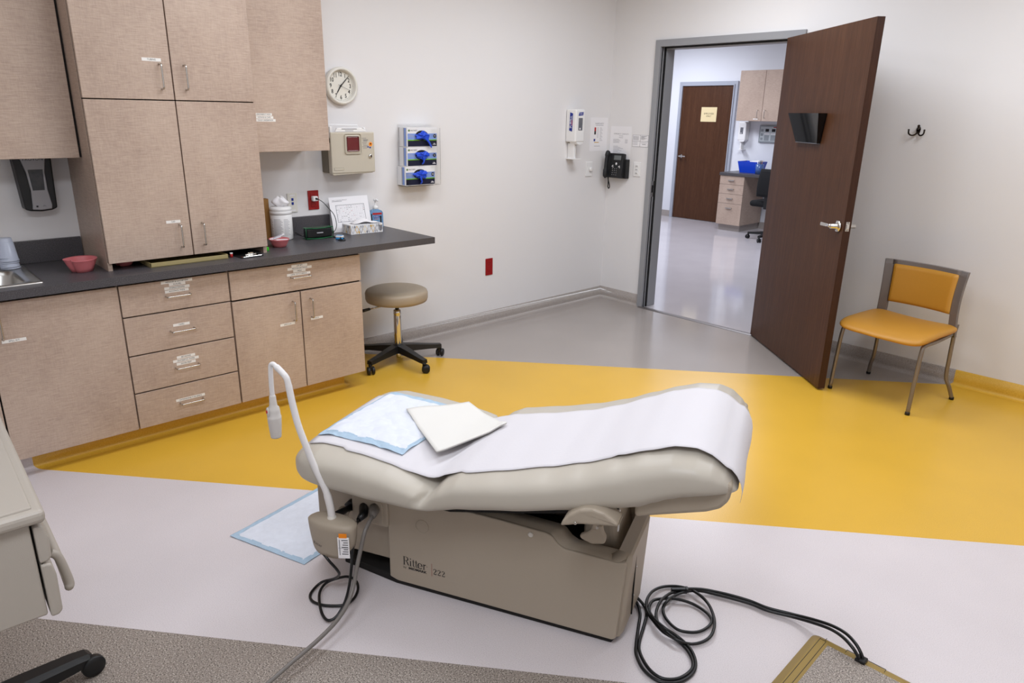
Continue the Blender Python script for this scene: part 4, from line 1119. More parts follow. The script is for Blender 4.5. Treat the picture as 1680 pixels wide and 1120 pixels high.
m = MB(); m.prism([(-.138, .232), (.0, .232), (.006, .24), (.006, .322), (-.012, .344), (-.128, .346), (-.138, .336)], -.008, .04, 'beige', bev=.005); m.prism([(-.128, .242), (-.012, .242), (-.012, .318), (-.022, .332), (-.128, .334)], -.011, -.005, 'beige', bev=.003); m.build('outlet_panel', tb_)
m = MB(); m.lathe([(.024, .001), (.024, -.0015), (.022, -.0025), (.002, -.0025)], 'beige', 36, (.135, 0, .268), 'y'); m.build('cap', tb_)
m = MB(); m.lathe([(.009, .001), (.009, -.003), (.006, -.004)], 'beige2', 20, (.523, 0, .335), 'y'); m.build('cap', tb_)
# column and mechanism in the opening
m = MB(); m.prism([(.66, .12), (.80, .12), (.795, .27), (.775, .30), (.765, .36), (.785, .50), (.66, .47)], .12, .34, 'beige', bev=.02, seg=3); m.box((.775, .108, .345), (.779, .120, .42), 'sheet', .001); m.build('lift_column', tb_)
m = MB(); m.tube(smooth_path([(.74, -.03, .48), (.742, -.032, .45), (.74, -.03, .43)], 3), .016, 'beige', 10, sx=.4); m.prism([(.728, .445), (.758, .445), (.762, .425), (.772, .408), (.768, .386), (.73, .376), (.695, .386), (.690, .398), (.712, .412), (.724, .425)], -.038, -.020, 'beige', bev=.006, seg=3); m.lathe([(.005, -.040), (.004, -.037)], 'nickel', 12, (.743, 0, .438), 'y'); m.build('release_lever', tb_)
m = MB()
m.prism([(.665, .497), (.672, .518), (.69, .542), (.72, .564), (.755, .574), (.79, .568), (.818, .552), (.832, .540), (.826, .534), (.77, .525), (.72, .516), (.69, .505)], -.165, -.10, 'beige', bev=.008, seg=3); m.lathe([(.005, -.173), (.004, -.176)], 'nickel', 12, (.712, 0, .524), 'y'); m.build('side_handle', tb_)
# lettering on the side cover
m = MB(); y_ = -.0006
Lm = Matrix.Translation((.054, y_, .096))
h_ = .034
K = 'ink'
def S_(pts, w): m.stroke(pts, w if isinstance(w, list) else [w] * len(pts), K, Lm)
def serif(x, z, w=.010, th=.0011): S_([(x - w / 2, z), (x + w / 2, z)], th)
def stem(x, z0, z1, w=.0042, bottom=True, top=True):
    S_([(x, z0), (x, z1)], w)
    if bottom: serif(x, z0 + .0006, w * 2.3)
    if top: S_([(x - w * 1.1, z1 - .0006), (x + w * .4, z1 - .0006)], .0011)
stem(.006, 0, h_)
bw = [(.006, h_ - .0008), (.014, h_ - .0008), (.019, h_ - .003), (.021, h_ * .76), (.019, h_ * .6), (.014, h_ * .53), (.006, h_ * .52)]
S_(bw, [.0013, .0018, .0036, .0046, .0036, .0018, .0013])
S_([(.013, h_ * .52), (.018, h_ * .36), (.021, h_ * .12), (.025, .001)], [.002, .0042, .0042, .002])
stem(.031, 0, .021, .0038); S_([(.029, .029), (.033, .029)], .004)
for x in (.042, .053):
    S_([(x, .028), (x, .004), (x + .002, .001), (x + .005, .0008), (x + .007, .003)], [.0036, .0036, .003, .0018, .0011]); S_([(x - .004, .0205), (x + .006, .0205)], .0013)
ring = [(.068 + .0078 * math.cos(a), .0105 + .0105 * math.sin(a)) for a in [0 + k * 5.6 / 18 for k in range(19)]]
S_(ring, [.0016 + .0030 * abs(math.cos(0 + k * 5.6 / 18)) for k in range(19)]); S_([(.061, .011), (.0755, .011)], .0012)
stem(.083, 0, .021, .0038); S_([(.084, .015), (.087, .020), (.091, .019)], [.0012, .003, .004])
m.lathe([(.0013, y_), (.0013, y_ - .0003)], K, 10, (.054 + .0955, 0, .111), 'y')
m.box((.1665, y_ - .0003, .078), (.1680, y_ + .0003, .128), 'rose')
def two(x0):
    P = [(x0 + .001, .0165), (x0 + .002, .0195), (x0 + .006, .0222), (x0 + .0105, .0195), (x0 + .0105, .015), (x0 + .006, .009), (x0 + .001, .0025)]
    S_(P, [.0026, .002, .0016, .003, .0036, .0022, .0012]); S_([(x0 + .001, .0014), (x0 + .006, .002), (x0 + .011, .0012), (x0 + .0122, .006)], [.0016, .0034, .003, .0008])
Lm = Matrix.Translation((.1735, y_, .088))
for k in range(3): two(k * .0158)
m.text('by', .013, XZ(.062, y_ - .0002, .0865), 'ink'); m.text('MIDMARK', .0125, XZ(.112, y_ - .0002, .0865), 'ink', squash=1.25, bold=.0005)
m.build('brand_lettering', tb_)

# ------------------------------------------------------------------ coverings on the table
def drape_pt(s, t, off): return (s, t, top_z(s, t) + off)
m = MB()
def roll(s_dist):
    return s_dist
# profile of paper along the table: over the top, then down the head end
prof = [(-.262 + (1.085 + .262) * k / 70, None) for k in range(71)]
tail = [(1.100, .720), (1.115, .702), (1.127, .678), (1.1315, .656), (1.132, .636), (1.130, .618)]
def paperfn(u, v):
    n = 70 + len(tail); i = u * n
    k = int(round(i))
    near_t = -.066 + .012 * math.sin(k * .17) * (1 if k > 30 else .3) + (.012 if k < 8 else 0)
    far_t = .388 + .006 * math.sin(k * .11)
    t = near_t + (far_t - near_t) * v
    if k <= 70:
        s = prof[k][0]
        q = max(0, min(1, (s - .86) / .14)); q = q * q * (3 - 2 * q)
        z = top_z(s, t) * (1 - q) + max(top_z(s, t), top_z(s, .2) - .004) * q + .004
        # the sheet bridges the fold
        if .10 < s < .34:
            q = (s - .10) / .24; bridge = (1 - q) * top_z(.10, t) + q * top_z(.34, t)
            z = max(z, z + (bridge - z) * (.42 + .2 * v))
        if s > .78: z += .006 * (1 - v) ** 2
        return (s, t, z)
    s, z = tail[k - 71]
    j = k - 70
    return (s + .002 * math.sin(v * 9) * j / 6, t + .002 * j * (1 - 2 * v), z - .0 + .014 * (v - .5) * 0)
m.grid(paperfn, 71 + len(tail), 30, 'paper')
po = m.build('table_paper', None, solid=.0006); place(po, TL, TA); tag(po, 'white paper sheet rolled along the top of the exam table', 'paper sheet')
# absorbent pads
def crumple(x, y, k=1.0, ph=0):
    return k * (.0020 * math.sin(21 * x + 3 * math.sin(13 * y + ph)) + .0016 * math.sin(33 * y + 4 * math.sin(11 * x + ph)) + .0012 * math.sin(47 * x + 39 * y + ph) + .0010 * math.sin(83 * x - 61 * y))
def pad(name, label, corner, e1, e2, L1, L2, zfn, b1, b2, k, ph, group='blue-edged absorbent pads'):
    m = MB(); n1, n2 = 130, 170
    e1, e2 = Vector(e1).normalized(), Vector(e2).normalized()
    def fn(u, v):
        a = corner[0] + e1.x * u * L1 + e2.x * v * L2; b_ = corner[1] + e1.y * u * L1 + e2.y * v * L2
        inner = b1 < u * L1 < L1 - b1 and b2 < v * L2 < L2 - b2
        return (a, b_, zfn(a, b_) + abs(crumple(a, b_, k, ph)) + (.0025 if inner else 0.0005))
    def key(i, j):
        u, v = (i + .5) / (n1 - 1) * L1, (j + .5) / (n2 - 1) * L2
        wob = .0018 * math.sin(60 * u + 47 * v) + .0012 * math.sin(113 * v + 91 * u)
        return 'padw' if b1 + wob < u < L1 - b1 + wob and b2 + wob < v < L2 - b2 + wob else 'padb'
    m.grid(fn, n1, n2, 'padw', keyfn=key)
    o = m.build(name, None, solid=.0006); tag(o, label, 'absorbent pad', group); return o
o = pad('absorbent_pad', 'blue-edged white absorbent pad on the foot end of the exam table', (-.262, -.005), (1, -.02), (.10, .985), .335, .425, lambda a, b_: top_z(max(-.28, a), b_) + .0062, .012, .030, 1.2, .3)
place(o, TL, TA)
o = pad('absorbent_pad', 'blue-edged white absorbent pad lying on the floor under the table', (1.587, -4.107), (.94, .34), (-.25, .97), .383, .56, lambda a, b_: .0012, .022, .022, .5, 1.7)
# folded paper drape
def quilt(u, v, c):
    a = Vector(c[0]).lerp(Vector(c[1]), u); b_ = Vector(c[3]).lerp(Vector(c[2]), u); return a.lerp(b_, v)
cq = [(-.070, .268), (.100, .452), (.335, .262), (.182, .022)]
m = MB()
def drz(s, t):
    zz = max(top_z(s, t), .528) if s < .2 else max(top_z(s, t), .528 + (s - .2) * .16)
    return zz + .0125
def sheetfn(lift, shrink):
    def f(u, v):
        q = quilt(u, v, cq)
        c_ = Vector((.137, .25)); q = c_ + (q - c_) * shrink
        return (q.x, q.y, drz(q.x, q.y) + lift + .003 * math.sin(5 * u) * (1 - v) + .008 * max(0, v - .85) * u)
    return f
m.grid(sheetfn(.0, .985), 20, 20, 'drape'); m.grid(sheetfn(.0025, .99), 20, 20, 'drape'); m.grid(sheetfn(.005, 1.0), 20, 20, 'drape')
po = m.build('folded_drape', None, solid=.0012); place(po, TL, TA); tag(po, 'folded cream paper drape lying across the pad on the exam table', 'paper drape')

# ------------------------------------------------------------------ exam lamp clipped to the table side
lp = thing('exam_lamp', 'white gooseneck exam lamp clipped to the side of the exam table', 'lamp', TL, TA)
m = MB()
def bucket(u, v):
    # half-moon housing, flat to the table
    a = 2 * PI * v; h = u
    taper = 1 - .10 * (1 - h) ** 1.5
    x = math.cos(a); y = math.sin(a)
    p = 2.4
    X = math.copysign(abs(x) ** (2 / p), x); Y = math.copysign(abs(y) ** (2 / p), y)
    zb = .183 + .045 * abs(X) ** 3.5
    z = zb + (.302 - zb) * h
    return (-.128 + .090 * X * taper, -.135 + .042 * Y * (taper ** 2), z - .018 * max(0, X) * 0)
V = m.grid(bucket, 8, 40, 'beige', closed_v=True)
m.cap(V[0], 'beige')
def lid(u, v):
    a = 2 * PI * v; x = math.cos(a); y = math.sin(a); p = 2.4
    X = math.copysign(abs(x) ** (2 / p), x); Y = math.copysign(abs(y) ** (2 / p), y)
    r = 1 - u
    return (-.128 + .090 * X * r, -.135 + .042 * Y * r, .302 + .010 * math.sin(PI / 2 * u) + .006 * (u > 0))
V = m.grid(lid, 8, 40, 'beige', closed_v=True); bmesh.ops.remove_doubles(m.bm, verts=m.bm.verts[:], dist=1e-4)
hz = m.build('housing', lp)
m = MB(); Tl = Matrix.Translation((-.160, -.1795, .232)) @ Matrix.Rotation(math.radians(-12), 4, 'Z') @ XZ(0, 0, 0, -.08); m.text('Ritter', .017, Tl, 'ink'); m.build('lettering', hz)
m = MB(); Rt = Matrix.Translation((-.060, -.1765, .245)) @ Matrix.Rotation(math.radians(20), 4, 'Z')
m.box((-.019, -.001, -.042), (.019, .0, .036), 'sheet', mtx=Rt); m.box((-.014, -.0012, .034), (.012, -.0002, .050), 'orange', mtx=Rt)
for k in range(7): m.box((-.006 + (k * 5 % 3) * .003, -.0014, .024 - k * .0085), (.015, -.0010, .0265 - k * .0085), 'ink', mtx=Rt)
m.box((-.014, -.0014, -.03), (-.0115, -.0010, .028), 'inkg', mtx=Rt); m.box((-.017, -.0014, -.004), (.017, -.0010, -.003), 'inkg', mtx=Rt); m.build('warning_label', hz)
neck = [(-.128, -.137, .308), (-.132, -.137, .36), (-.146, -.138, .42), (-.176, -.142, .49), (-.200, -.146, .56), (-.222, -.150, .633), (-.235, -.150, .69), (-.243, -.150, .735), (-.248, -.150, .770), (-.254, -.150, .795), (-.270, -.150, .812), (-.290, -.150, .828), (-.302, -.150, .835), (-.311, -.150, .828), (-.314, -.150, .805), (-.316, -.150, .76), (-.316, -.150, .720)]
P_ = smooth_path(neck, 5); n = len(P_)
m = MB(); m.tube(P_, [.0125 if i < n * .10 else .0108 if i < n * .50 else .0100 if i < n * .68 else .0078 for i in range(n)], 'neck', 14); m.build('gooseneck', lp)
m = MB(); m.lathe([(.018, .300), (.016, .315), (.0125, .325)], 'beige2', 24, (-.128, -.137, 0)); m.build('collar', lp)
m = MB(); hx, hy = -.316, -.150
m.lathe([(.008, .728), (.0105, .722), (.0115, .700), (.012, .698), (.0125, .690), (.018, .684), (.0195, .672), (.0205, .655), (.0222, .653), (.0222, .648), (.0205, .62), (.0175, .584), (.0165, .580), (.004, .580)], 'scope', 32, (hx, hy, 0)); hd = m.build('handle', lp)
m = MB(); m.lathe([(.012, 0), (.010, .003), (.002, .004)], 'scope', 20, (0, 0, 0), 'y', mtx=Matrix.Translation((hx - .009, hy - .0165, .672)) @ Matrix.Rotation(math.radians(-28), 4, 'Z') @ Matrix.Diagonal((.9, -1, 1.45, 1))); m.lathe([(.0052, .003), (.004, .006), (.001, .0065)], 'redled', 16, (0, 0, 0), 'y', mtx=Matrix.Translation((hx - .009, hy - .0165, .674)) @ Matrix.Rotation(math.radians(-28), 4, 'Z') @ Matrix.Diagonal((.9, -1, 1.2, 1))); m.build('button', hd)
# clamp
m = MB(); m.tube([(-.165, -.10, .285), (-.15, .03, .265)], [.012, .012], 'black', 12); m.prism([(-.185, .27), (-.165, .292), (-.135, .290), (-.105, .270), (-.105, .25), (-.13, .246)], .005, .03, 'black', bev=.006); m.lathe([(.017, 0), (.021, .006), (.021, .022), (.013, .028)], 'beige', 20, (0, 0, 0), 'y', mtx=Matrix.Translation((-.160, -.035, .262)) @ Matrix.Rotation(.4, 4, 'Z')); m.build('clamp', lp)
CORD_B = [(2.173, -4.014, .19), (2.208, -4.008, .17), (2.212, -3.986, .13), (2.194, -3.968, .09), (2.153, -3.967, .05), (2.1, -3.99, .016), (2.117, -4.039, .007), (2.154, -4.056, .007), (2.194, -4.044, .007), (2.226, -4.018, .007), (2.25, -3.985, .008), (2.243, -3.946, .008), (2.21, -3.909, .009), (2.17, -3.892, .012), (2.141, -3.904, .02), (2.135, -3.942, .03), (2.124, -3.983, .024), (2.147, -4.02, .02), (2.195, -4.048, .018), (2.25, -4.067, .012), (2.288, -4.066, .012), (2.296, -4.039, .02), (2.286, -4.002, .05), (2.28, -3.979, .1), (2.272, -3.961, .17), (2.248, -3.935, .24), (2.23, -3.916, .27), (2.2165, -3.895, .285)]
m = MB(); m.tube(smooth_path(CORD_B, 5), .0048, 'rubber', 10); m.tube([(2.2165, -3.895, .283), (2.205, -3.868, .288), (2.172, -3.845, .296)], [.009, .016, .017], 'rubber', 14)
cdo = m.build('cord', lp); cdo.matrix_parent_inverse = (Matrix.Translation(TL) @ Matrix.Rotation(TA, 4, 'Z')).inverted()
# gray power cord
pw = thing('power_cord', 'thick grey power cord plugged into the exam table and trailing forward', 'cord', (0, 0, 0), 0)
CORD_G = [(2.231, -3.840, .294), (2.251, -3.868, .292), (2.274, -3.907, .27), (2.278, -3.926, .22), (2.287, -3.951, .16), (2.298, -3.972, .11), (2.324, -4.011, .075), (2.355, -4.072, .055), (2.384, -4.157, .045), (2.409, -4.25, .04), (2.434, -4.337, .035), (2.44, -4.413, .02), (2.445, -4.484, .008), (2.45, -4.60, .0075)]
m = MB(); m.tube(smooth_path(CORD_G, 5), .0068, 'graycord', 12); m.build('cable', pw)
m = MB(); m.tube([(2.244, -3.858, .290), (2.230, -3.842, .300), (2.212, -3.828, .303)], [.009, .017, .018], 'graycord', 14); m.build('plug', pw)

# ------------------------------------------------------------------ foot pedal
fp = thing('foot_pedal', 'olive and grey foot pedal on the floor with black cables', 'foot pedal', (3.385, -2.925, 0), math.radians(2))
m = MB(); W2, L2 = .308, .46
def rrect(x0, x1, y0, y1, r, n=5):
    P = []
    for cx, cy, a0 in ((x1 - r, y1 - r, 0), (x0 + r, y1 - r, PI / 2), (x0 + r, y0 + r, PI), (x1 - r, y0 + r, 1.5 * PI)):
        for k in range(n + 1): P.append((cx + r * math.cos(a0 + PI / 2 * k / n), cy + r * math.sin(a0 + PI / 2 * k / n)))
    return P
lv = [(0, .001), (0, .010), (.022, .026), (.026, .028)]
VR = [[m.bm.verts.new((p[0], p[1], z)) for p in rrect(ins, W2 - ins, -L2 + ins, -ins, .022)] for ins, z in lv]
m.mi('olive')
for a, b_ in zip(VR, VR[1:]):
    for k in range(len(a)): m.bm.faces.new((a[k], a[(k + 1) % len(a)], b_[(k + 1) % len(a)], b_[k]))
m.bm.faces.new(VR[-1]); m.bm.faces.new(VR[0][::-1])
m.box((.030, -L2 + .02, .0275), (.0315, -.03, .0286), 'ink'); m.box((.0315, -.034, .0275), (.050, -.0325, .0286), 'ink'); m.box((.049, -L2 + .02, .0275), (.0505, -.034, .0286), 'ink')
m.box((.045, -.030, .0275), (.0465, -.016, .0286), 'ink'); m.box((.276, -.075, .0275), (.2775, -.05, .0286), 'ink'); m.box((.11, -.0225, .0275), (.225, -.021, .0286), 'ink'); m.box((.11, -.0225, .0275), (.1112, -.038, .0286), 'ink'); m.box((.224, -.0225, .0275), (.2252, -.038, .0286), 'ink')
m.build('housing', fp)
m = MB(); m.box((.058, -L2 + .03, .0265), (.285, -.046, .0275), 'ink'); m.box((.0605, -L2 + .03, .0265), (.2825, -.0485, .0305), 'f_near', .0015); m.build('tread', fp)
C1 = [(2.845, -3.245, .045), (2.889, -3.232, .03), (2.925, -3.224, .008), (2.961, -3.253, .008), (2.993, -3.311, .008), (3.028, -3.381, .008), (3.059, -3.418, .008), (3.115, -3.45, .008), (3.165, -3.453, .008), (3.198, -3.42, .008), (3.207, -3.37, .008), (3.195, -3.332, .008), (3.155, -3.299, .008), (3.105, -3.286, .01), (3.053, -3.289, .012), (3.002, -3.272, .014), (2.965, -3.256, .022), (2.933, -3.217, .022), (2.911, -3.158, .016), (2.913, -3.103, .01), (2.938, -3.064, .009), (2.975, -3.044, .012), (3.024, -3.048, .02), (3.073, -3.059, .014), (3.12, -3.1, .016), (3.155, -3.15, .022), (3.169, -3.193, .014), (3.163, -3.233, .01), (3.142, -3.269, .01), (3.112, -3.297, .022), (3.05, -3.289, .024), (3.002, -3.259, .024), (2.971, -3.197, .026), (2.96, -3.141, .02), (2.962, -3.1, .016), (2.983, -3.064, .022), (3.019, -3.02, .02), (3.055, -2.987, .014), (3.109, -2.957, .012), (3.167, -2.936, .012), (3.225, -2.927, .014), (3.299, -2.902, .02), (3.368, -2.901, .04), (3.43, -2.911, .06), (3.479, -2.927, .07), (3.517, -2.944, .065), (3.54, -2.955, .05), (3.549, -2.957, .034)]
C2 = [(2.845, -3.255, .04), (2.895, -3.247, .03), (2.916, -3.241, .008), (2.952, -3.277, .008), (2.986, -3.332, .008), (3.026, -3.395, .008), (3.056, -3.433, .008), (3.108, -3.465, .008), (3.167, -3.469, .008), (3.207, -3.431, .008), (3.217, -3.373, .008), (3.2, -3.326, .008), (3.156, -3.286, .008), (3.101, -3.273, .012), (3.062, -3.29, .03), (3.014, -3.28, .03), (2.969, -3.247, .014), (2.949, -3.222, .014), (2.939, -3.187, .012), (2.951, -3.159, .012), (2.987, -3.126, .016), (3.035, -3.096, .009), (3.09, -3.099, .01), (3.129, -3.122, .012), (3.137, -3.153, .01), (3.131, -3.193, .009), (3.111, -3.223, .009), (3.075, -3.242, .009), (3.022, -3.227, .009), (2.985, -3.194, .009), (2.98, -3.166, .022), (2.976, -3.115, .016), (2.99, -3.064, .016), (3.02, -3.022, .014), (3.061, -2.997, .012), (3.117, -2.971, .012), (3.174, -2.949, .012), (3.232, -2.94, .014), (3.305, -2.915, .02), (3.372, -2.918, .04), (3.431, -2.931, .06), (3.477, -2.95, .07), (3.513, -2.965, .065), (3.534, -2.97, .05), (3.541, -2.969, .034)]
inv = (Matrix.Translation((3.385, -2.925, 0)) @ Matrix.Rotation(math.radians(2), 4, 'Z')).inverted()
for cc in (C1, C2):
    m = MB(); m.tube(smooth_path(cc, 5), .0052, 'rubber', 10); o = m.build('cable', fp); o.matrix_parent_inverse = inv
m = MB(); m.box((3.530, -2.975, .027), (3.560, -2.945, .040), 'rubber', .003); o = m.build('cable_boot', fp); o.matrix_parent_inverse = inv
m = MB(); Rz_ = Matrix.Translation((2.972, -3.082, .018)) @ Matrix.Rotation(math.radians(-40), 4, 'Z'); m.box((-.006, -.028, -.010), (.006, .028, .010), 'rubber', .002, mtx=Rz_); m.box((-.01, .022, .004), (.01, .032, .012), 'rubber', .002, mtx=Rz_); o = m.build('cable_tie', fp); o.matrix_parent_inverse = inv

# ------------------------------------------------------------------ rolling cart at the left edge
ca = thing('supply_cart', 'pale grey plastic rolling cart with drawers at the left edge', 'cart', (2.62, -4.79, 0), math.radians(-1.5))
m = MB(); m.box((-.62, -.70, .840), (.0, .0, .868), 'cart', .010, 3); m.box((-.60, -.68, .864), (-.018, -.018, .872), 'cart', .003); m.build('top', ca)
m = MB(); m.box((-.60, -.68, .635), (-.012, -.028, .842), 'cart', .004); m.build('body', ca)
for (z0, z1) in ((.752, .832), (.628, .748)):
    m = MB(); m.prism([(-.024, z0), (-.010, z0), (-.003, z0 + .008), (-.001, z1 - .03), (-.006, z1 - .004), (-.014, z1), (-.024, z1)], -.59, -.010, 'cart', 'yz', bev=.004, seg=2); d = m.build('drawer', ca)
m = MB(); m.tube(smooth_path([(-.07, .0, .735), (-.07, .012, .720), (-.07, .022, .66), (-.07, .020, .645), (-.10, .022, .64), (-.20, .024, .64), (-.40, .024, .64), (-.53, .022, .64), (-.54, .0, .735)], 5), .0085, 'cart', 12)
m.build('handle', d)
m = MB(); m.box((-.60, -.60, .60), (-.40, -.10, .64), 'cart', .004); m.tube([(-.55, -.25, .10), (-.55, -.25, .61)], .045, 'cart', 24); m.build('column', ca)
m = MB(); m.lathe([(.06, .06), (.07, .07), (.07, .105), (.045, .12)], 'black', 28, (-.55, -.25, 0)); m.build('hub', ca)
hubc = Vector((-.55, -.25, 0))
def cart_leg(p1):
    m = MB(); d_ = (Vector(p1) - hubc); n_ = d_.normalized(); s_ = Vector((-n_.y, n_.x, 0))
    rings = []
    for k, (f_, w, z0, z1) in enumerate(((.02, .045, .055, .11), (.5, .036, .05, .098), (.86, .030, .044, .082), (.97, .026, .044, .074), (1.0, .016, .046, .066))):
        c_ = hubc + d_ * f_
        rings.append([m.bm.verts.new(c_ + s_ * w * a + Vector((0, 0, z))) for a, z in ((-1, z0), (1, z0), (1, z1 - .012), (.6, z1), (-.6, z1), (-1, z1 - .012))])
    m.mi('black')
    for A, B in zip(rings, rings[1:]):
        for k in range(6): f = m.bm.faces.new((A[k], A[(k + 1) % 6], B[(k + 1) % 6], B[k])); f.smooth = False
    m.bm.faces.new(rings[0][::-1]); m.bm.faces.new(rings[-1]); l = m.build('leg', ca)
    e = hubc + d_ * .985
    m = MB(); m.lathe([(.010, -.012), (.030, -.012), (.032, -.008), (.032, .008), (.030, .012), (.010, .012)], 'black', 24, (0, 0, .032), 'y', mtx=Matrix.Translation(e + s_ * -.02) @ Matrix.Rotation(math.atan2(n_.y, n_.x) , 4, 'Z')); m.build('caster', l)
for k in range(5):
    a = math.radians(101.5) + k * 2 * PI / 5
    cart_leg(hubc + Vector((math.cos(a), math.sin(a), 0)) * .345)

# ------------------------------------------------------------------ hallway beyond the door
HD = 5.14
m = MB(); uframe(m, -2.82, -1.80, 2.12, .055, HD - .03, HD - .001, 'hframe'); uframe(m, -2.775, -1.845, 2.075, .015, HD - .045, HD - .005, 'hframe'); struct(m.build('trim_3'))
d2 = thing('door_2', 'closed walnut door across the hallway with a tan sign', 'door', (-2.765, HD - .02, 0), 0); tag(d2, kind='structure')
m = MB(); m.box((0, 0, .008), (.915, .018, 2.062), 'walnut', .001); m.build('door_leaf', d2)
m = MB(); m.lathe([(.032, 0), (.032, -.008), (.014, -.014), (.012, -.05), (.002, -.051)], 'chrome', 20, (.07, 0, .99), 'y'); m.prism([(.06, .98), (.185, .982), (.185, 1.0), (.06, 1.002)], -.06, -.045, 'chrome', bev=.003); m.build('lever_handle', d2)
sg = poster('door_sign', 'tan paper sign taped to the far hallway door', (-2.39, HD - .0205, 1.53), 0, .275, .215, [('t', 'EMPLOYEES', .034, .5, .55, 'ink'), ('t', 'ONLY', .034, .5, .38, 'ink')], key='tan', cat='sign')
# hall wall cabinet
hc = thing('hall_cabinet', 'pale laminate wall cabinet with two doors in the hallway', 'cabinet', (-1.585, HD - .35, 1.555), 0)
m = MB(); m.box((.001, .02, 0), (.785, .348, .685), 'lam'); m.build('body', hc)
for k in range(2):
    m = MB(); m.box((.002 + k * .394, 0, .002), (.390 + k * .394, .0185, .683), 'lam', .0008, 1); d = m.build('door', hc)
    x = .335 if k == 0 else .445
    m = MB(); m.tube(smooth_path([(x, 0, .045), (x, -.028, .048), (x, -.03, .07), (x, -.03, .12), (x, -.028, .147), (x, 0, .15)], 3), .004, 'nickel', 8); m.build('handle', d)
    if k == 0: sticker(d, .27, .34, .022, .036, 'FORMS', 0)
# dispenser, panel
hd2 = thing('hand_sanitizer_dispenser', 'white sanitizer dispenser on the hallway wall under the cabinet', 'dispenser', (-1.665, HD - .001, 1.14), 0)
dispenser(hd2, .125, .11, .265)
ap = thing('alarm_panel', 'grey alarm panel with dark displays on the hallway wall', 'panel', (-1.37, HD, 1.255), 0)
m = MB(); m.box((0, -.03, 0), (.44, -.001, .245), 'panelgrey', .006); m.build('housing', ap)
m = MB(); m.box((.02, -.033, .02), (.42, -.029, .225), 'panelw', .002)
for k in range(3):
    m.box((.10 + k * .10, -.0335, .155), (.155 + k * .10, -.0325, .195), 'ink'); m.box((.085 + k * .10, -.0335, .118), (.170 + k * .10, -.0325, .132), 'sheet'); m.box((.09 + k * .10, -.0335, .03), (.165 + k * .10, -.0325, .105), 'panelgrey')
for k in range(3): m.box((.03, -.0335, .035 + k * .06), (.07, -.0325, .07 + k * .06), 'panelgrey')
m.box((.22, -.0335, .212), (.30, -.0325, .224), 'inkred'); m.build('faceplate', ap)
# desk pedestal and worktop
ped = thing('drawer_pedestal', 'pale laminate four-drawer pedestal under the hallway desk', 'cabinet', (-1.575, 4.515, 0), 0)
m = MB(); m.box((.002, .02, .095), (.385, .60, .795), 'lam'); m.build('body', ped)
m = MB(); m.box((.02, .05, 0), (.365, .595, .096), 'f_gray'); m.build('toe_kick', ped)
for (z0, z1) in ((.672, .793), (.537, .668), (.400, .533), (.092, .396)):
    m = MB(); m.box((0, 0, z0), (.387, .0195, z1), 'lam', .0008, 1); d = m.build('drawer', ped); zc = z1 - .062
    m = MB(); m.prism([(.14, zc - .008), (.24, zc - .008), (.24, zc + .008), (.14, zc + .008)], -.022, 0, 'nickel', bev=.004); m.build('handle', d)
m = MB(); m.prism([(-1.60, 4.60), (-1.585, 4.50), (.6, 4.50), (.6, 5.127), (-1.60, 5.127)], .7965, .836, 'counter', 'xy', bev=.003)
tag(m.build('desk_top'), 'dark grey hallway desk top carrying the blue bin', 'desk')
m = MB(); z0 = .836
def bin_ring(ins, z): return [(-1.43 + ins, 4.70 + ins, z), (-1.10 - ins, 4.70 + ins, z), (-1.10 - ins, 4.96 - ins, z), (-1.43 + ins, 4.96 - ins, z)]
VR = [[m.bm.verts.new(p) for p in bin_ring(i_, z)] for i_, z in ((.03, z0 + .0005), (0, z0 + .16), (.004, z0 + .16), (.034, z0 + .004))]
m.mi('bluebin')
for a, b_ in zip(VR, VR[1:]):
    for k in range(4): m.bm.faces.new((a[k], a[(k + 1) % 4], b_[(k + 1) % 4], b_[k]))
m.bm.faces.new(VR[0][::-1]); m.bm.faces.new(VR[-1]); tag(m.build('storage_bin'), 'blue plastic bin on the hallway desk', 'bin')
m = MB(); m.box((-1.25, 4.72, .99), (-1.12, 4.94, 1.006), 'sheet', .002); tag(m.build('paper_stack'), 'white papers sticking out of the blue bin', 'paper')
m = MB(); m.lathe([(.05, .0005), (.055, .14), (.052, .14), (.048, .004)], 'bluepl', 24); tag(place(m.build('pen_cup'), (-1.055, 4.66, z0)), 'pale blue pen cup beside the blue bin', 'cup')
m = MB()
for k in range(4): m.tube([(.012 * math.cos(k * 1.7), .012 * math.sin(k * 1.7), .006), (.034 * math.cos(k * 1.7), .034 * math.sin(k * 1.7), .19)], .0045, ('brown', 'ink', 'white', 'inkg')[k], 8)
tag(place(m.build('pen_bundle'), (-1.055, 4.66, z0)), 'pens standing in the pale blue cup', 'pens')
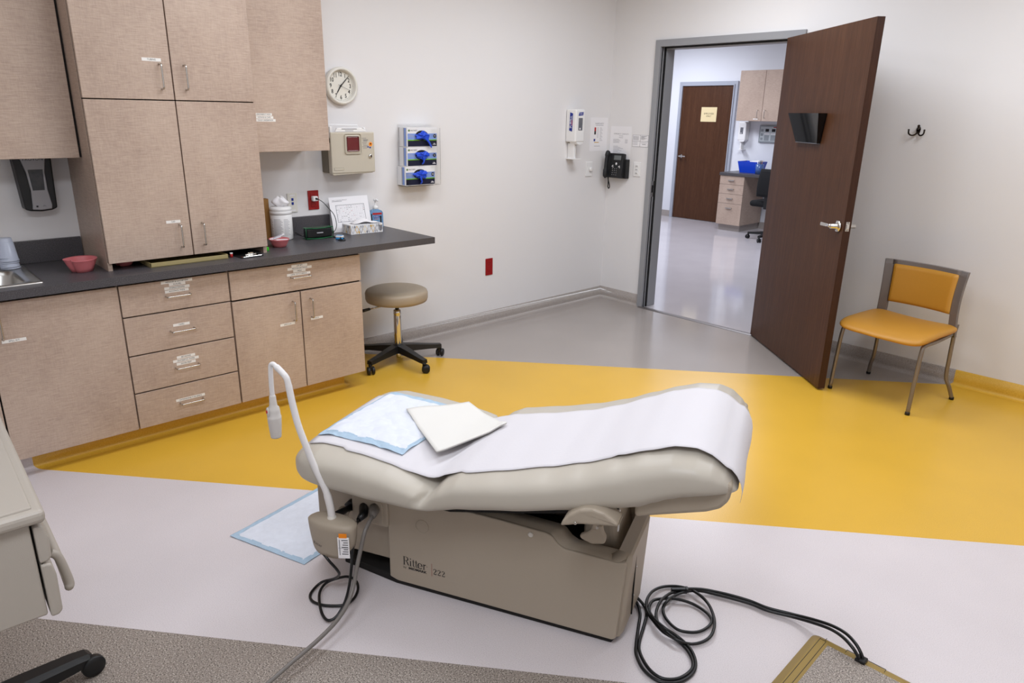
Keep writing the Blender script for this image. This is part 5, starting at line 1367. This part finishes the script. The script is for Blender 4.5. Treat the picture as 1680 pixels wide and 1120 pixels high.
# hall office chair
oc = thing('office_chair', 'black office chair by the hallway desk, mostly hidden by the door', 'chair', (-.55, 4.25, 0), 0)
m = MB()
def ocb(u, v):
    a = 2 * PI * v; p = 5
    X = math.copysign(abs(math.cos(a)) ** (2 / p), math.cos(a)); Y = math.copysign(abs(math.sin(a)) ** (2 / p), math.sin(a))
    z = .60 + .36 * u
    return (.07 + .215 * X * (1 - .12 * u * u), -.245 + .03 * Y - .02 * math.sin(PI * u), z)
V = m.grid(ocb, 10, 32, 'fabric_blk', closed_v=True); m.cap(V[0], 'fabric_blk'); m.cap(V[-1], 'fabric_blk'); m.build('backrest', oc)
m = MB(); m.box((-.25, -.24, .46), (.25, .24, .54), 'fabric_blk', .035, 3); m.build('seat', oc)
m = MB(); m.box((-.03, -.262, .44), (.03, -.235, .66), 'black', .01); m.tube([(0, 0, .10), (0, 0, .47)], .028, 'black', 16); m.build('column', oc)
for k in range(5): star_leg(oc, PI + .28 + k * 2 * PI / 5, .30)

# ------------------------------------------------------------------ light
def area(name, loc, sx, sy, power, col=(1, .96, .92), rot=(0, 0, 0), spread=PI):
    l = bpy.data.lights.new(name, 'AREA'); l.shape = 'RECTANGLE'; l.size = sx; l.size_y = sy; l.energy = power; l.color = col; l.spread = spread
    o = bpy.data.objects.new(name, l); COL.objects.link(o); o.location = loc; o.rotation_euler = rot; return o
LC = (.83, .885, .97)
for lx, ly, pw_ in ((1.5, -1.3, 34), (3.5, -1.3, 28), (1.5, -3.2, 26), (3.5, -3.2, 10), (1.5, -5.0, 6), (3.5, -5.0, 38)):
    area('ceiling_lamp', (lx, ly, HC - .02), .6, 1.2, pw_, LC)
area('hall_lamp', (-.3, 2.5, HC - .02), .6, 1.2, 72, (.84, .885, 1.0))
area('hall_lamp', (-2.6, 3.6, HC - .02), .6, 1.2, 62, (.84, .885, 1.0))
w = bpy.data.worlds.new('world'); S.world = w; w.use_nodes = True
w.node_tree.nodes['Background'].inputs[0].default_value = (.9, .93, 1, 1); w.node_tree.nodes['Background'].inputs[1].default_value = .15

vs = S.view_settings
S.display_settings.display_device = 'sRGB'
vs.view_transform = 'Standard'; vs.look = 'None'; vs.gamma = 1.0; vs.use_curve_mapping = False; vs.exposure = 0.0
S.cycles.use_denoising = True
S.cycles.max_bounces = 8
